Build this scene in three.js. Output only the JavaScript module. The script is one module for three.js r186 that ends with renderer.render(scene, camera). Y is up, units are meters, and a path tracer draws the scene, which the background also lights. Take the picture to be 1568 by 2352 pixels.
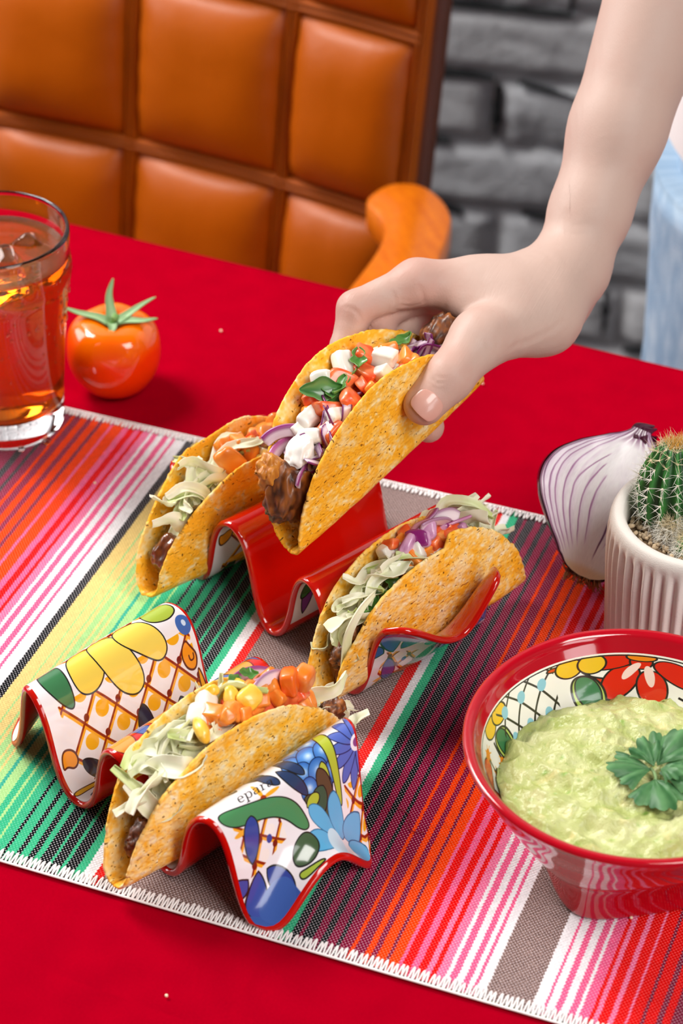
import * as THREE from 'three';
import { mergeGeometries, toCreasedNormals } from 'three/addons/utils/BufferGeometryUtils.js';
import { RoundedBoxGeometry } from 'three/addons/geometries/RoundedBoxGeometry.js';
import { ImprovedNoise } from 'three/addons/math/ImprovedNoise.js';
import { RectAreaLightUniformsLib } from 'three/addons/lights/RectAreaLightUniformsLib.js';

// ---------------------------------------------------------------- camera, light, exposure
const scene = new THREE.Scene();
const D2R = Math.PI / 180;
const TY = 0.75;                                        // height of the table top
const camera = new THREE.PerspectiveCamera(23.94, 1568 / 2352, 0.05, 30);
camera.position.set(0, 1.55, 0);
camera.rotation.set(-37 * D2R, 0, 0);
camera.focus = 1.16;
camera.userData.fStop = 9.5;
const renderer = new THREE.WebGLRenderer({ antialias: true });
renderer.toneMapping = THREE.LinearToneMapping;
renderer.toneMappingExposure = 1.0;
renderer.shadowMap.enabled = true;
RectAreaLightUniformsLib.init();
scene.background = new THREE.Color(0.6, 0.68, 0.8);      // plain daylight outside the unseen windows
const LIGHT = { panel: 25, left: 6, right: 5, front: 9 };
// the room stands 12 degrees askew: local x runs along the brick wall, local z from it towards the camera
const ROOM = { x: 0.15, z: -2.1, turn: -12 * D2R, left: -2.2, right: 2.2, deep: 4.2, high: 2.7 };
function inRoom(lx, y, lz) {
  const c = Math.cos(ROOM.turn), s = Math.sin(ROOM.turn);
  return new THREE.Vector3(ROOM.x + lx * c + lz * s, y, ROOM.z - lx * s + lz * c);
}
function areaLight(name, pos, look, w, h, intensity, color) {
  const l = new THREE.RectAreaLight(new THREE.Color(...color), intensity, w, h);
  l.name = name; l.position.copy(pos); l.lookAt(look); scene.add(l);
  return l;
}
const UNSEEN_WINL = { z: 0.75, y: 1.75, w: 1.05, h: 1.25 }, UNSEEN_WINR = { z: 3.1, y: 1.75, w: 1.25, h: 1.15 };  // both windows are out of view, placed for the light they give
const UNSEEN_PANEL = { x: -1.2, y: 2.5, z: -1.93, size: 0.8 }, UNSEEN_PANEL2 = { x: 0.95, y: 2.55, z: 0.25, size: 1.0 };  // both panel lamps are out of view, placed for the light they give
areaLight('unseen_window_left', inRoom(ROOM.left + 0.03, UNSEEN_WINL.y, UNSEEN_WINL.z), inRoom(0, UNSEEN_WINL.y - 0.2, UNSEEN_WINL.z), UNSEEN_WINL.w, UNSEEN_WINL.h, LIGHT.left, [1, 0.98, 0.97]);  // unseen window, placed to light the table from the left
areaLight('unseen_window_right', inRoom(ROOM.right - 0.03, UNSEEN_WINR.y, UNSEEN_WINR.z), inRoom(0, UNSEEN_WINR.y - 0.3, UNSEEN_WINR.z - 0.4), UNSEEN_WINR.w, UNSEEN_WINR.h, LIGHT.right, [1, 0.98, 0.97]);  // unseen window, placed to light the taco fronts from the right
areaLight('unseen_front_light', new THREE.Vector3(UNSEEN_PANEL2.x, UNSEEN_PANEL2.y - 0.035, UNSEEN_PANEL2.z), new THREE.Vector3(UNSEEN_PANEL2.x - 0.4, 0.75, UNSEEN_PANEL2.z - 0.5), UNSEEN_PANEL2.size, UNSEEN_PANEL2.size, LIGHT.front, [1, 0.98, 0.96]);  // unseen lamp, placed high in front to light the onion face and tacos
areaLight('unseen_rear_light', new THREE.Vector3(UNSEEN_PANEL.x, UNSEEN_PANEL.y - 0.035, UNSEEN_PANEL.z), new THREE.Vector3(UNSEEN_PANEL.x + 0.5, 0.75, UNSEEN_PANEL.z + 0.5), UNSEEN_PANEL.size, UNSEEN_PANEL.size, LIGHT.panel, [1, 0.975, 0.94]);  // unseen lamp, placed behind left as the main light on the table

// ---------------------------------------------------------------- helpers
function rng(seed) { let a = seed >>> 0; return () => { a = (a + 0x6d2b79f5) | 0; let t = Math.imul(a ^ (a >>> 15), 1 | a); t = (t + Math.imul(t ^ (t >>> 7), 61 | t)) ^ t; return ((t ^ (t >>> 14)) >>> 0) / 4294967296; }; }
const IN = new ImprovedNoise();
const n3 = (x, y, z = 0.37) => IN.noise(x + 100.13, y + 57.7, z + 31.9);
const fbm = (x, y, z = 0.37, o = 4) => { let s = 0, a = 0.5, f = 1; for (let i = 0; i < o; i++) { s += a * n3(x * f, y * f, z * f + i * 7.1); f *= 2.03; a *= 0.5; } return s; };
const clamp = (x, a = 0, b = 1) => Math.min(b, Math.max(a, x));
const lerp = (a, b, t) => a + (b - a) * t;
const sst = (a, b, x) => { const t = clamp((x - a) / (b - a)); return t * t * (3 - 2 * t); };
const V = (x, y, z) => new THREE.Vector3(x, y, z);
const taken = {};
function numbered(name) { const k = (taken[name] = (taken[name] ?? -1) + 1); return k ? name + '_' + String(k).padStart(3, '0') : name; }
function tag(o, label, category, group, kind) {
  if (label) o.userData.label = label;
  if (category) o.userData.category = category;
  if (group) o.userData.group = group;
  if (kind) o.userData.kind = kind;
  return o;
}
function shadows(m) { m.castShadow = true; m.receiveShadow = true; return m; }
function thing(name, label, category, pos = [0, 0, 0], group) {
  const o = new THREE.Group(); o.name = numbered(name); o.position.set(...pos); scene.add(o);
  return tag(o, label, category, group);
}
function part(name, geo, mat, parent, label) {
  const m = shadows(new THREE.Mesh(geo, mat)); m.name = name; if (label) m.userData.label = label; parent.add(m); return m;
}
function single(name, geo, mat, label, category, group) {
  const m = shadows(new THREE.Mesh(geo, mat)); m.name = numbered(name); scene.add(m); return tag(m, label, category, group);
}
function struct(name, geo, mat) { const m = shadows(new THREE.Mesh(geo, mat)); m.name = name; m.userData.kind = 'structure'; scene.add(m); return m; }
function std(color, rough = 0.6, o = {}) { return new THREE.MeshPhysicalMaterial({ color, roughness: rough, ...o }); }

// parametric grid: f(u, v) -> Vector3, u and v in 0..1
function grid(nu, nv, f, o = {}) {
  const pos = [], uv = [], idx = [], col = [];
  for (let j = 0; j <= nv; j++) for (let i = 0; i <= nu; i++) {
    const u = i / nu, v = j / nv, p = f(u, v, i, j);
    pos.push(p.x, p.y, p.z);
    if (o.uv) { const t = o.uv(u, v, p); uv.push(t[0], t[1]); } else uv.push(u, v);
    if (o.color) col.push(...o.color(u, v, p));
  }
  const w = nu + 1;
  for (let j = 0; j < nv; j++) for (let i = 0; i < nu; i++) {
    const a = j * w + i, b = a + 1, c = a + w, d = c + 1;
    if (o.flip) idx.push(a, c, b, b, c, d); else idx.push(a, b, c, b, d, c);
  }
  const g = new THREE.BufferGeometry();
  g.setAttribute('position', new THREE.Float32BufferAttribute(pos, 3));
  g.setAttribute('uv', new THREE.Float32BufferAttribute(uv, 2));
  if (o.color) g.setAttribute('color', new THREE.Float32BufferAttribute(col, 3));
  g.setIndex(idx); g.computeVertexNormals();
  if (o.closeU) seamNormals(g, nu, nv);
  return g;
}
function seamNormals(g, nu, nv) {                      // a surface closed in u shades without a seam
  const n = g.attributes.normal, w = nu + 1;
  for (let j = 0; j <= nv; j++) { const a = j * w, b = a + nu, v = V(n.getX(a) + n.getX(b), n.getY(a) + n.getY(b), n.getZ(a) + n.getZ(b)).normalize(); n.setXYZ(a, v.x, v.y, v.z); n.setXYZ(b, v.x, v.y, v.z); }
}
// a sheet with thickness: mid surface f(u, v), closed all round with rounded rims; uvf gives its texture place
function sheet(nu, nv, f, th, o = {}) {
  const P = [], Nn = [], w = nu + 1, e = 1e-3;
  for (let j = 0; j <= nv; j++) for (let i = 0; i <= nu; i++) {
    const u = i / nu, v = j / nv, p = f(u, v);
    const du = f(Math.min(1, u + e), v).sub(f(Math.max(0, u - e), v)), dv = f(u, Math.min(1, v + e)).sub(f(u, Math.max(0, v - e)));
    P.push(p); Nn.push(du.cross(dv).normalize());
  }
  const pos = [], uv = [], col = [], idx = [];
  const T = (u, v) => (typeof th === 'function' ? th(u, v) : th) / 2;
  const add = (p, i, j, side) => { pos.push(p.x, p.y, p.z); const t = o.uv ? o.uv(i / nu, j / nv) : [i / nu, j / nv]; uv.push(t[0], t[1]); if (o.color) col.push(...o.color(i / nu, j / nv, side)); return pos.length / 3 - 1; };
  const top = [], bot = [];
  for (let j = 0; j <= nv; j++) for (let i = 0; i <= nu; i++) { const k = j * w + i, t = T(i / nu, j / nv); top.push(add(P[k].clone().addScaledVector(Nn[k], t), i, j, 1)); bot.push(add(P[k].clone().addScaledVector(Nn[k], -t), i, j, -1)); }
  for (let j = 0; j < nv; j++) for (let i = 0; i < nu; i++) {
    const a = j * w + i, b = a + 1, c = a + w, d = c + 1;
    idx.push(top[a], top[b], top[c], top[b], top[d], top[c], bot[a], bot[c], bot[b], bot[b], bot[c], bot[d]);
  }
  const loop = [];
  for (let i = 0; i < nu; i++) loop.push([i, 0]);
  for (let j = 0; j < nv; j++) loop.push([nu, j]);
  for (let i = nu; i > 0; i--) loop.push([i, nv]);
  for (let j = nv; j > 0; j--) loop.push([0, j]);
  const mid = loop.map(([i, j]) => {                    // a bulged rim
    const k = j * w + i, ci = clamp(i, 1, nu - 1), cj = clamp(j, 1, nv - 1), out = P[k].clone().sub(P[cj * w + ci]).normalize();
    return add(P[k].clone().addScaledVector(out, T(i / nu, j / nv) * 0.8), i, j, 0);
  });
  for (let k = 0; k < loop.length; k++) {
    const l = (k + 1) % loop.length, a = loop[k][1] * w + loop[k][0], b = loop[l][1] * w + loop[l][0];
    idx.push(top[a], mid[k], top[b], mid[k], mid[l], top[b], bot[a], bot[b], mid[k], bot[b], mid[l], mid[k]);
  }
  const g = new THREE.BufferGeometry();
  g.setAttribute('position', new THREE.Float32BufferAttribute(pos, 3));
  g.setAttribute('uv', new THREE.Float32BufferAttribute(uv, 2));
  if (o.color) g.setAttribute('color', new THREE.Float32BufferAttribute(col, 3));
  g.setIndex(idx); g.computeVertexNormals();
  return g;
}
// lathe about y with a radius that may change with the angle: prof [[r, y], ...], rad(r, y, angle) -> r
function lathe(prof, seg, rad, o = {}) {
  const n = prof.length - 1, L = [0];
  for (let i = 1; i <= n; i++) L.push(L[i - 1] + Math.hypot(prof[i][0] - prof[i - 1][0], prof[i][1] - prof[i - 1][1]));
  return grid(seg, n, (u, v, i, j) => { const a = (o.from ?? 0) + u * (o.sweep ?? Math.PI * 2), [r, y] = prof[j], q = rad ? rad(r, y, a) : r; return V(Math.cos(a) * q, y, -Math.sin(a) * q); },
    { flip: o.flip, closeU: !o.sweep, uv: (u, v) => [u, L[Math.round(v * n)] / L[n]], color: o.color });
}
function smoothProfile(pts, n) { const c = new THREE.CatmullRomCurve3(pts.map(([r, y]) => V(r, y, 0)), false, 'centripetal'); return c.getPoints(n).map((p) => [Math.max(0, p.x), p.y]); }
function tube(pts, r, seg, rs = 6, closed = false) { return new THREE.TubeGeometry(new THREE.CatmullRomCurve3(pts.map((p) => (p.isVector3 ? p : V(...p))), closed), seg, r, rs, closed); }
// a round bar that tapers, with closed ends: pts Vector3[], radii[]
function taperTube(pts, radii, seg = 20, rs = 8) {
  const c = new THREE.CatmullRomCurve3(pts), fr = c.computeFrenetFrames(seg, false), m = radii.length - 1;
  return grid(rs, seg + 2, (u, v, i, j) => {
    const k = clamp(j - 1, 0, seg), t = k / seg, x = t * m, a = Math.min(m - 1, Math.floor(x)), r = (j === 0 || j === seg + 2) ? 0.0001 : lerp(radii[a], radii[a + 1], x - a), th = u * Math.PI * 2;
    return c.getPoint(t).addScaledVector(fr.normals[k], Math.cos(th) * r).addScaledVector(fr.binormals[k], Math.sin(th) * r);
  }, { closeU: true, flip: true });
}
function ribbon(pts, width, th, o = {}) {                // a thin strip along a curve; normal hint o.n
  const c = new THREE.CatmullRomCurve3(pts), nu = o.nu ?? 3, nv = o.nv ?? 14, hint = o.n ?? V(0, 1, 0), twist = o.twist ?? (() => 0), cup = o.cup ?? 0;
  const W = typeof width === 'function' ? width : () => width;
  return sheet(nu, nv, (u, v) => {
    const p = c.getPoint(v), t = c.getTangent(v), s = V(0, 0, 0).crossVectors(t, hint).normalize(), n = V(0, 0, 0).crossVectors(s, t), a = twist(v), x = (u - 0.5) * W(v);
    const d = s.multiplyScalar(Math.cos(a)).addScaledVector(n, Math.sin(a)), up = V(0, 0, 0).crossVectors(d, t);
    return p.addScaledVector(d, x).addScaledVector(up, cup * (4 * (u - 0.5) * (u - 0.5)) * W(v) + (o.wave ? o.wave(u, v) : 0));
  }, th, { color: o.color });
}
// an irregular rounded block
function chunk(sx, sy, sz, seed, o = {}) {
  const seg = o.seg ?? 4, g = new THREE.BoxGeometry(1, 1, 1, seg, seg, seg), p = g.attributes.position, pw = o.power ?? 4, rough = o.rough ?? 0.12, f = o.freq ?? 1.6, col = [];
  for (let i = 0; i < p.count; i++) {
    const x = p.getX(i) * 2, y = p.getY(i) * 2, z = p.getZ(i) * 2, l = Math.pow(Math.abs(x) ** pw + Math.abs(y) ** pw + Math.abs(z) ** pw, 1 / pw), m = 1 / l;
    const k = 1 + rough * 2 * fbm(x * f * 0.5 + seed * 3.1, y * f * 0.5 + seed * 1.7, z * f * 0.5 + seed, 3) + (o.skew ?? 0.15) * n3(x * 0.4 + seed, y * 0.4 - seed, z * 0.4);
    p.setXYZ(i, x * m * k * sx / 2, y * m * k * sy / 2, z * m * k * sz / 2);
    if (o.color) col.push(...o.color(x * m, y * m, z * m, k));
  }
  if (o.color) g.setAttribute('color', new THREE.Float32BufferAttribute(col, 3));
  g.deleteAttribute('normal'); g.deleteAttribute('uv');
  return smoothWelded(g);
}
function smoothWelded(g) {                              // welds by place, then shades smoothly
  const p = g.attributes.position, c = g.attributes.color, map = new Map(), pos = [], col = [], remap = [];
  for (let i = 0; i < p.count; i++) {
    const k = [p.getX(i), p.getY(i), p.getZ(i)].map((x) => Math.round(x * 1e6)).join();
    if (!map.has(k)) { map.set(k, pos.length / 3); pos.push(p.getX(i), p.getY(i), p.getZ(i)); if (c) col.push(c.getX(i), c.getY(i), c.getZ(i)); }
    remap.push(map.get(k));
  }
  const src = g.index ? [...g.index.array] : remap.map((_, i) => i), idx = [];
  for (let i = 0; i < src.length; i += 3) { const a = remap[src[i]], b = remap[src[i + 1]], d = remap[src[i + 2]]; if (a !== b && b !== d && a !== d) idx.push(a, b, d); }
  const out = new THREE.BufferGeometry();
  out.setAttribute('position', new THREE.Float32BufferAttribute(pos, 3));
  if (c) out.setAttribute('color', new THREE.Float32BufferAttribute(col, 3));
  out.setIndex(idx); out.computeVertexNormals();
  return out;
}
function moved(g, m) { const c = g.clone(); c.applyMatrix4(m); return c; }

// textures
function pixels(w, h, f, o = {}) {                      // f(x, y) -> [r, g, b] 0..255 sRGB (or grey)
  const d = new Uint8Array(w * h * 4);
  for (let y = 0; y < h; y++) for (let x = 0; x < w; x++) { const c = f(x, y), k = (y * w + x) * 4; if (typeof c === 'number') d[k] = d[k + 1] = d[k + 2] = clamp(c, 0, 255); else { d[k] = clamp(c[0], 0, 255); d[k + 1] = clamp(c[1], 0, 255); d[k + 2] = clamp(c[2], 0, 255); } d[k + 3] = 255; }
  return finish(new THREE.DataTexture(d, w, h), o);
}
function finish(t, o) {
  t.wrapS = t.wrapT = o.clamp ? THREE.ClampToEdgeWrapping : THREE.RepeatWrapping;
  t.magFilter = THREE.LinearFilter; t.minFilter = THREE.LinearMipmapLinearFilter; t.generateMipmaps = true;
  if (o.srgb !== false) t.colorSpace = THREE.SRGBColorSpace;
  if (o.repeat) t.repeat.set(...o.repeat);
  t.needsUpdate = true; return t;
}
function drawn(w, h, f, o = {}) { const c = document.createElement('canvas'); c.width = w; c.height = h; const x = c.getContext('2d'); f(x, w, h); return finish(new THREE.CanvasTexture(c), o); }
const hex = (s) => [parseInt(s.slice(1, 3), 16), parseInt(s.slice(3, 5), 16), parseInt(s.slice(5, 7), 16)];
const mixc = (a, b, t) => [lerp(a[0], b[0], t), lerp(a[1], b[1], t), lerp(a[2], b[2], t)];
// noise that repeats every p units
const tn = (x, y, p, z = 0) => { const fx = ((x % p) + p) % p, fy = ((y % p) + p) % p, u = fx / p, v = fy / p; return lerp(lerp(n3(fx, fy, z), n3(fx - p, fy, z), u), lerp(n3(fx, fy - p, z), n3(fx - p, fy - p, z), u), v); };

// ---------------------------------------------------------------- the room
const M = {};
M.plaster = std(0x6b6763, 0.9);  // walls and ceiling out of view, toned dark to limit bounced light
M.floor = std(0x5a5048, 0.7, { map: pixels(256, 256, (x, y) => { const v = 150 + 30 * tn(x / 16, y / 16, 16) + 14 * tn(x / 3, y / 3, 86); return [v, v * 0.95, v * 0.88]; }, { repeat: [2, 2] }) });
M.frame = std(0xe8e8e6, 0.5);
M.pane = new THREE.MeshPhysicalMaterial({ color: 0xffffff, roughness: 0.02, transmission: 1, thickness: 0 });
function roomBox(name, lx0, lx1, y0, y1, lz0, lz1, mat) {
  const g = new THREE.BoxGeometry(lx1 - lx0, y1 - y0, lz1 - lz0), m = struct(name, g, mat);
  m.position.copy(inRoom((lx0 + lx1) / 2, (y0 + y1) / 2, (lz0 + lz1) / 2)); m.rotation.y = ROOM.turn; return m;
}
const R = ROOM, T = 0.15;
roomBox('floor', R.left - T, R.right + T, -0.1, 0, -T, R.deep + T, M.floor);
roomBox('ceiling', R.left - T, R.right + T, R.high, R.high + 0.1, -T, R.deep + T, M.plaster);
roomBox('wall_front', R.left, R.right, 0, R.high, R.deep, R.deep + T, M.plaster);
// an unseen wall with one window opening for the light: four blocks joined into one wall
function windowedWall(name, len, open, thick) {       // built along local x from 0 to len
  const b = (x0, x1, y0, y1) => { const g = new THREE.BoxGeometry(x1 - x0, y1 - y0, thick); g.translate((x0 + x1) / 2, (y0 + y1) / 2, 0); return g; };
  return struct(name, mergeGeometries([b(0, open[0], 0, R.high), b(open[1], len, 0, R.high), b(open[0], open[1], 0, open[2]), b(open[0], open[1], open[3], R.high)]), M.plaster);
}
function unseenWindow(n, w, h) {  // a window out of view, standing where its area light shines
  const g = new THREE.Group(); g.name = 'unseen_window_' + n; g.userData.kind = 'structure'; scene.add(g);
  const f = (x, y, sx, sy) => { const k = new RoundedBoxGeometry(sx, sy, 0.06, 2, 0.006); k.translate(x, y, 0); return k; };
  part('unseen_window_frame', mergeGeometries([f(0, h / 2, w + 0.04, 0.06), f(0, -h / 2, w + 0.04, 0.06), f(-w / 2, 0, 0.06, h), f(w / 2, 0, 0.06, h), f(0, 0, 0.04, h)]), M.frame, g);
  for (const s of [-1, 1]) { const p = part('unseen_window_pane', new THREE.BoxGeometry(w / 2 - 0.04, h - 0.05, 0.004), M.pane, g); p.position.x = s * w / 4; }
  return g;
}
{
  const wl = windowedWall('wall_left', R.deep + 2 * T, [UNSEEN_WINL.z - UNSEEN_WINL.w / 2 + T, UNSEEN_WINL.z + UNSEEN_WINL.w / 2 + T, UNSEEN_WINL.y - UNSEEN_WINL.h / 2, UNSEEN_WINL.y + UNSEEN_WINL.h / 2], T);
  wl.position.copy(inRoom(R.left - T / 2, 0, -T)); wl.rotation.y = R.turn - Math.PI / 2;
  const w1 = unseenWindow(1, UNSEEN_WINL.w, UNSEEN_WINL.h); w1.position.copy(inRoom(R.left - T / 2, UNSEEN_WINL.y, UNSEEN_WINL.z)); w1.rotation.y = R.turn - Math.PI / 2;
  const wr = windowedWall('wall_right', R.deep + 2 * T, [UNSEEN_WINR.z - UNSEEN_WINR.w / 2 + T, UNSEEN_WINR.z + UNSEEN_WINR.w / 2 + T, UNSEEN_WINR.y - UNSEEN_WINR.h / 2, UNSEEN_WINR.y + UNSEEN_WINR.h / 2], T);
  wr.position.copy(inRoom(R.right + T / 2, 0, -T)); wr.rotation.y = R.turn - Math.PI / 2;
  const w2 = unseenWindow(2, UNSEEN_WINR.w, UNSEEN_WINR.h); w2.position.copy(inRoom(R.right + T / 2, UNSEEN_WINR.y, UNSEEN_WINR.z)); w2.rotation.y = R.turn - Math.PI / 2;
}
// the painted brick wall: every brick by the view its own piece, the rest of the wall joined
{
  M.mortar = std(0xb4b6ba, 0.9);
  const paint = [0xc0c1c5, 0xc8c9cd, 0xb8babf].map((c, i) => std(c, 0.62, { bumpMap: M.brickBump ??= pixels(512, 512, (x, y) => 128 + 90 * tn(x / 60, y / 60, 512 / 60 | 0) + 60 * tn(x / 16, y / 16, 32) + 40 * tn(x / 5, y / 5, 102), { srgb: false }), bumpScale: 0.003 }));
  const wall = struct('wall_back', new THREE.BoxGeometry(R.right - R.left + 2 * T, R.high, T), M.mortar);
  wall.position.copy(inRoom(0, R.high / 2, -T / 2 - 0.007)); wall.rotation.y = R.turn;
  const CH = 0.0725, BL = 0.248, J = 0.0035, rand = rng(11);
  const variants = [];
  for (let k = 0; k < 10; k++) {
    const g = grid(18, 8, (u, v) => {
      const x = u - 0.5, y = v - 0.5, ex = Math.min(u, 1 - u) * BL, ey = Math.min(v, 1 - v) * CH, e = Math.min(ex, ey);
      const rim = 1 - Math.exp(-e / 0.0045), wob = 0.004 * n3(v * 3 + k * 5, u * 5, k);
      const dent = Math.max(0, fbm(u * 4 + k * 3.7, v * 1.6 + k, k, 3) - 0.16) * 0.03;
      return V(x * (BL - J) + wob, y * (CH - J) + 0.003 * n3(u * 7 + k * 3, k * 2.2, 5), -0.007 + 0.009 * rim + 0.0035 * fbm(u * 3 + k, v * 1.5, k, 4) - dent);
    }, { uv: (u, v) => [u * 0.5 + k * 0.23, v * 0.15 + k * 0.37] });
    variants.push(g);
  }
  const rest = [];
  const rows = Math.floor(R.high / CH), y0 = 0.0525;                       // joints at the photographed heights
  for (let r = -1; r < rows; r++) {
    const off = ((r % 2) ? 0.5 : 0) * BL + (rand() - 0.5) * 0.03;
    for (let c = -10; c <= 9; c++) {
      const cx = c * BL + off + 0.006, cy = y0 + (r + 0.5) * CH;
      if (cx < R.left - 0.1 || cx > R.right + 0.1 || cy > R.high + 0.03) continue;
      const k = Math.floor(rand() * 10), near = cx > -0.75 && cx < 1.0 && cy < 0.95 && cy > 0;
      if (near) {
        const m = part('brick', variants[k], paint[Math.floor(rand() * 3)], wall);
        m.position.set(cx, cy - R.high / 2, T / 2 + 0.007); m.rotation.z = (rand() - 0.5) * 0.02;
      } else { const q = variants[k].clone(); q.translate(cx, cy - R.high / 2, T / 2 + 0.007); rest.push(q); }
    }
  }
  // open joints where the paint has not closed the gap
  const gapM = std(0x16191b, 0.95), gap = (x0, y0, x1, y1, w) => { const g = grid(2, 16, (u, v) => { const k = (0.4 + 0.6 * Math.sin(Math.PI * v)) * w * (1 + 0.6 * n3(v * 5, x0 * 30, y0 * 9)), dx = x1 - x0, dy = y1 - y0, l = Math.hypot(dx, dy); return V(lerp(x0, x1, v) - dy / l * (u - 0.5) * k, lerp(y0, y1, v) + dx / l * (u - 0.5) * k + 0.002 * n3(v * 3, y0 * 20, 1), (u === 0.5 ? 0.004 : -0.004)); }); part('open_joint', g, gapM, wall).position.set(0, -R.high / 2, T / 2 + 0.007); };
  gap(0.001, 0.482, -0.001, 0.425, 0.011); gap(-0.11, 0.488, -0.004, 0.487, 0.009); gap(-0.2, 0.4155, -0.045, 0.4155, 0.009); gap(-0.06, 0.5605, 0.068, 0.5595, 0.007); gap(0.066, 0.595, 0.066, 0.565, 0.009); gap(0.02, 0.4865, 0.09, 0.472, 0.004); gap(-0.09, 0.345, -0.03, 0.338, 0.009); gap(0.118, 0.265, 0.119, 0.215, 0.010); gap(0.07, 0.418, 0.11, 0.413, 0.009); gap(0.14, 0.198, 0.2, 0.197, 0.006); gap(0.03, 0.345, 0.09, 0.336, 0.005);
  const m = part('brick_field', mergeGeometries(rest), paint[0], wall); m.userData.kind = 'stuff';
}
// two unseen panel lamps: one lights the table from behind left, one from the front
function unseenPanelLamp(label, P, look) {
  const t = thing('unseen_panel_lamp', label, 'lamp', [P.x, P.y, P.z]);
  const h = new THREE.Object3D(); h.position.copy(t.position); h.lookAt(look); t.rotation.copy(h.rotation);
  part('housing', new RoundedBoxGeometry(P.size + 0.05, P.size + 0.05, 0.05, 2, 0.01), M.frame, t);
  const d = part('diffuser', new THREE.BoxGeometry(P.size, P.size, 0.006), std(0xffffff, 0.8, { emissive: 0xfff6ea, emissiveIntensity: 3 }), t); d.position.z = 0.025;
  const rod = part('rod', new THREE.CylinderGeometry(0.012, 0.012, 0.30, 12), M.frame, t); rod.position.set(0, 0, -0.165); rod.rotation.x = Math.PI / 2;
}
unseenPanelLamp('unseen square light panel that lights the table from beyond the leather chair', UNSEEN_PANEL, V(UNSEEN_PANEL.x + 0.5, 0.75, UNSEEN_PANEL.z + 0.5));
unseenPanelLamp('unseen square light panel that lights the onion and tacos from the near side', UNSEEN_PANEL2, V(UNSEEN_PANEL2.x - 0.4, 0.75, UNSEEN_PANEL2.z - 0.5));

// ---------------------------------------------------------------- table, cloth, runner
const TABLE = { turn: -24.4 * D2R };                     // the far edge runs at this angle
const EDGE = V(0.0085, 0, -1.2969);                      // a point on the far edge
const TL = V(Math.cos(TABLE.turn), 0, -Math.sin(TABLE.turn)), TN = V(-TL.z, 0, TL.x);   // along the edge; from the edge towards the camera
const TBL = { a0: -0.78, a1: 0.62, b0: 0, b1: 0.86 };
const onTable = (a, b, y) => EDGE.clone().addScaledVector(TL, a).addScaledVector(TN, b).setY(y);
{
  const wood = std(0x6b4526, 0.5);
  const c = onTable((TBL.a0 + TBL.a1) / 2, (TBL.b0 + TBL.b1) / 2, 0), w = TBL.a1 - TBL.a0, d = TBL.b1 - TBL.b0;
  const t = thing('dining_table', 'wooden dining table under the red cloth that carries the tacos', 'table', [c.x, 0, c.z]); t.rotation.y = TABLE.turn;
  const top = part('tabletop', new RoundedBoxGeometry(w - 0.012, 0.03, d - 0.012, 2, 0.005), wood, t); top.position.y = TY - 0.0025 - 0.015;
  for (const sx of [-1, 1]) for (const sz of [-1, 1]) { const l = part('leg', new RoundedBoxGeometry(0.06, TY - 0.033, 0.06, 2, 0.006), wood, t); l.position.set(sx * (w / 2 - 0.08), (TY - 0.033) / 2, sz * (d / 2 - 0.08)); }
  M.redCloth = std(0xffffff, 0.85, {
    map: pixels(512, 512, (x, y) => { const k = 1 + 0.05 * tn(x / 40, y / 40, 512 / 40 | 0) + 0.05 * tn(x / 2.5, y / 2.5, 204); return [160 * k, 0, 26 * k]; }, { repeat: [5, 5] }),
    specularIntensity: 0,
    bumpMap: pixels(512, 512, (x, y) => 128 + 50 * Math.sin(x * Math.PI / 2) * Math.sin(y * Math.PI / 2) + 60 * tn(x / 24, y / 24, 21), { srgb: false, repeat: [9, 9] }), bumpScale: 0.0003,
  });
  const drop = 0.24, rad = 0.008, hw = w / 2, hd = d / 2;
  const ax = (s, half) => {                              // distance from the middle -> [across, down]
    const q = Math.abs(s), sg = Math.sign(s), arc = rad * Math.PI / 2;
    if (q < half - rad) return [s, 0];
    if (q < half - rad + arc) { const t = (q - half + rad) / rad; return [sg * (half - rad + rad * Math.sin(t)), rad * (1 - Math.cos(t))]; }
    return [sg * half, rad + (q - half + rad - arc)];
  };
  const knots = (half) => { const k = []; for (let i = 0; i <= 60; i++) k.push(-half + rad + (2 * half - 2 * rad) * i / 60); const e = []; for (let i = 1; i <= 5; i++) e.push(half - rad + rad * Math.PI / 2 * i / 5); for (let i = 1; i <= 10; i++) e.push(half - rad + rad * Math.PI / 2 + drop * i / 10); return [...e.map((x) => -x).reverse(), ...k, ...e]; };
  const ka = knots(hw), kb = knots(hd);
  const g = grid(ka.length - 1, kb.length - 1, (u, v, i, j) => {
    const [x, dx] = ax(ka[i], hw), [z, dz] = ax(kb[j], hd), dn = Math.max(dx, dz), both = Math.min(dx, dz);
    const rip = dn > 0.02 ? 0.012 * sst(0.02, 0.2, dn) * Math.sin((ka[i] + kb[j]) * 26) : 0;
    const crease = dn === 0 ? 0.0007 * fbm(x * 5 + 3, z * 9, 2, 3) - 0.0006 : 0;
    return V(x + (dx > dz ? Math.sign(x) * rip : 0) - Math.sign(x) * both * 0.3, TY - dn * (both > 0 ? 0.96 : 1) + Math.min(0, crease), z + (dz >= dx ? Math.sign(z) * rip : 0) - Math.sign(z) * both * 0.3);
  }, { flip: true, uv: (u, v, p) => [u * 1.9, v * 1.3] });
  const m = single('tablecloth', g, M.redCloth, 'plain crimson red tablecloth spread over the table beneath the striped runner', 'tablecloth');
  m.position.set(c.x, 0, c.z); m.rotation.y = TABLE.turn;
}
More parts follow.
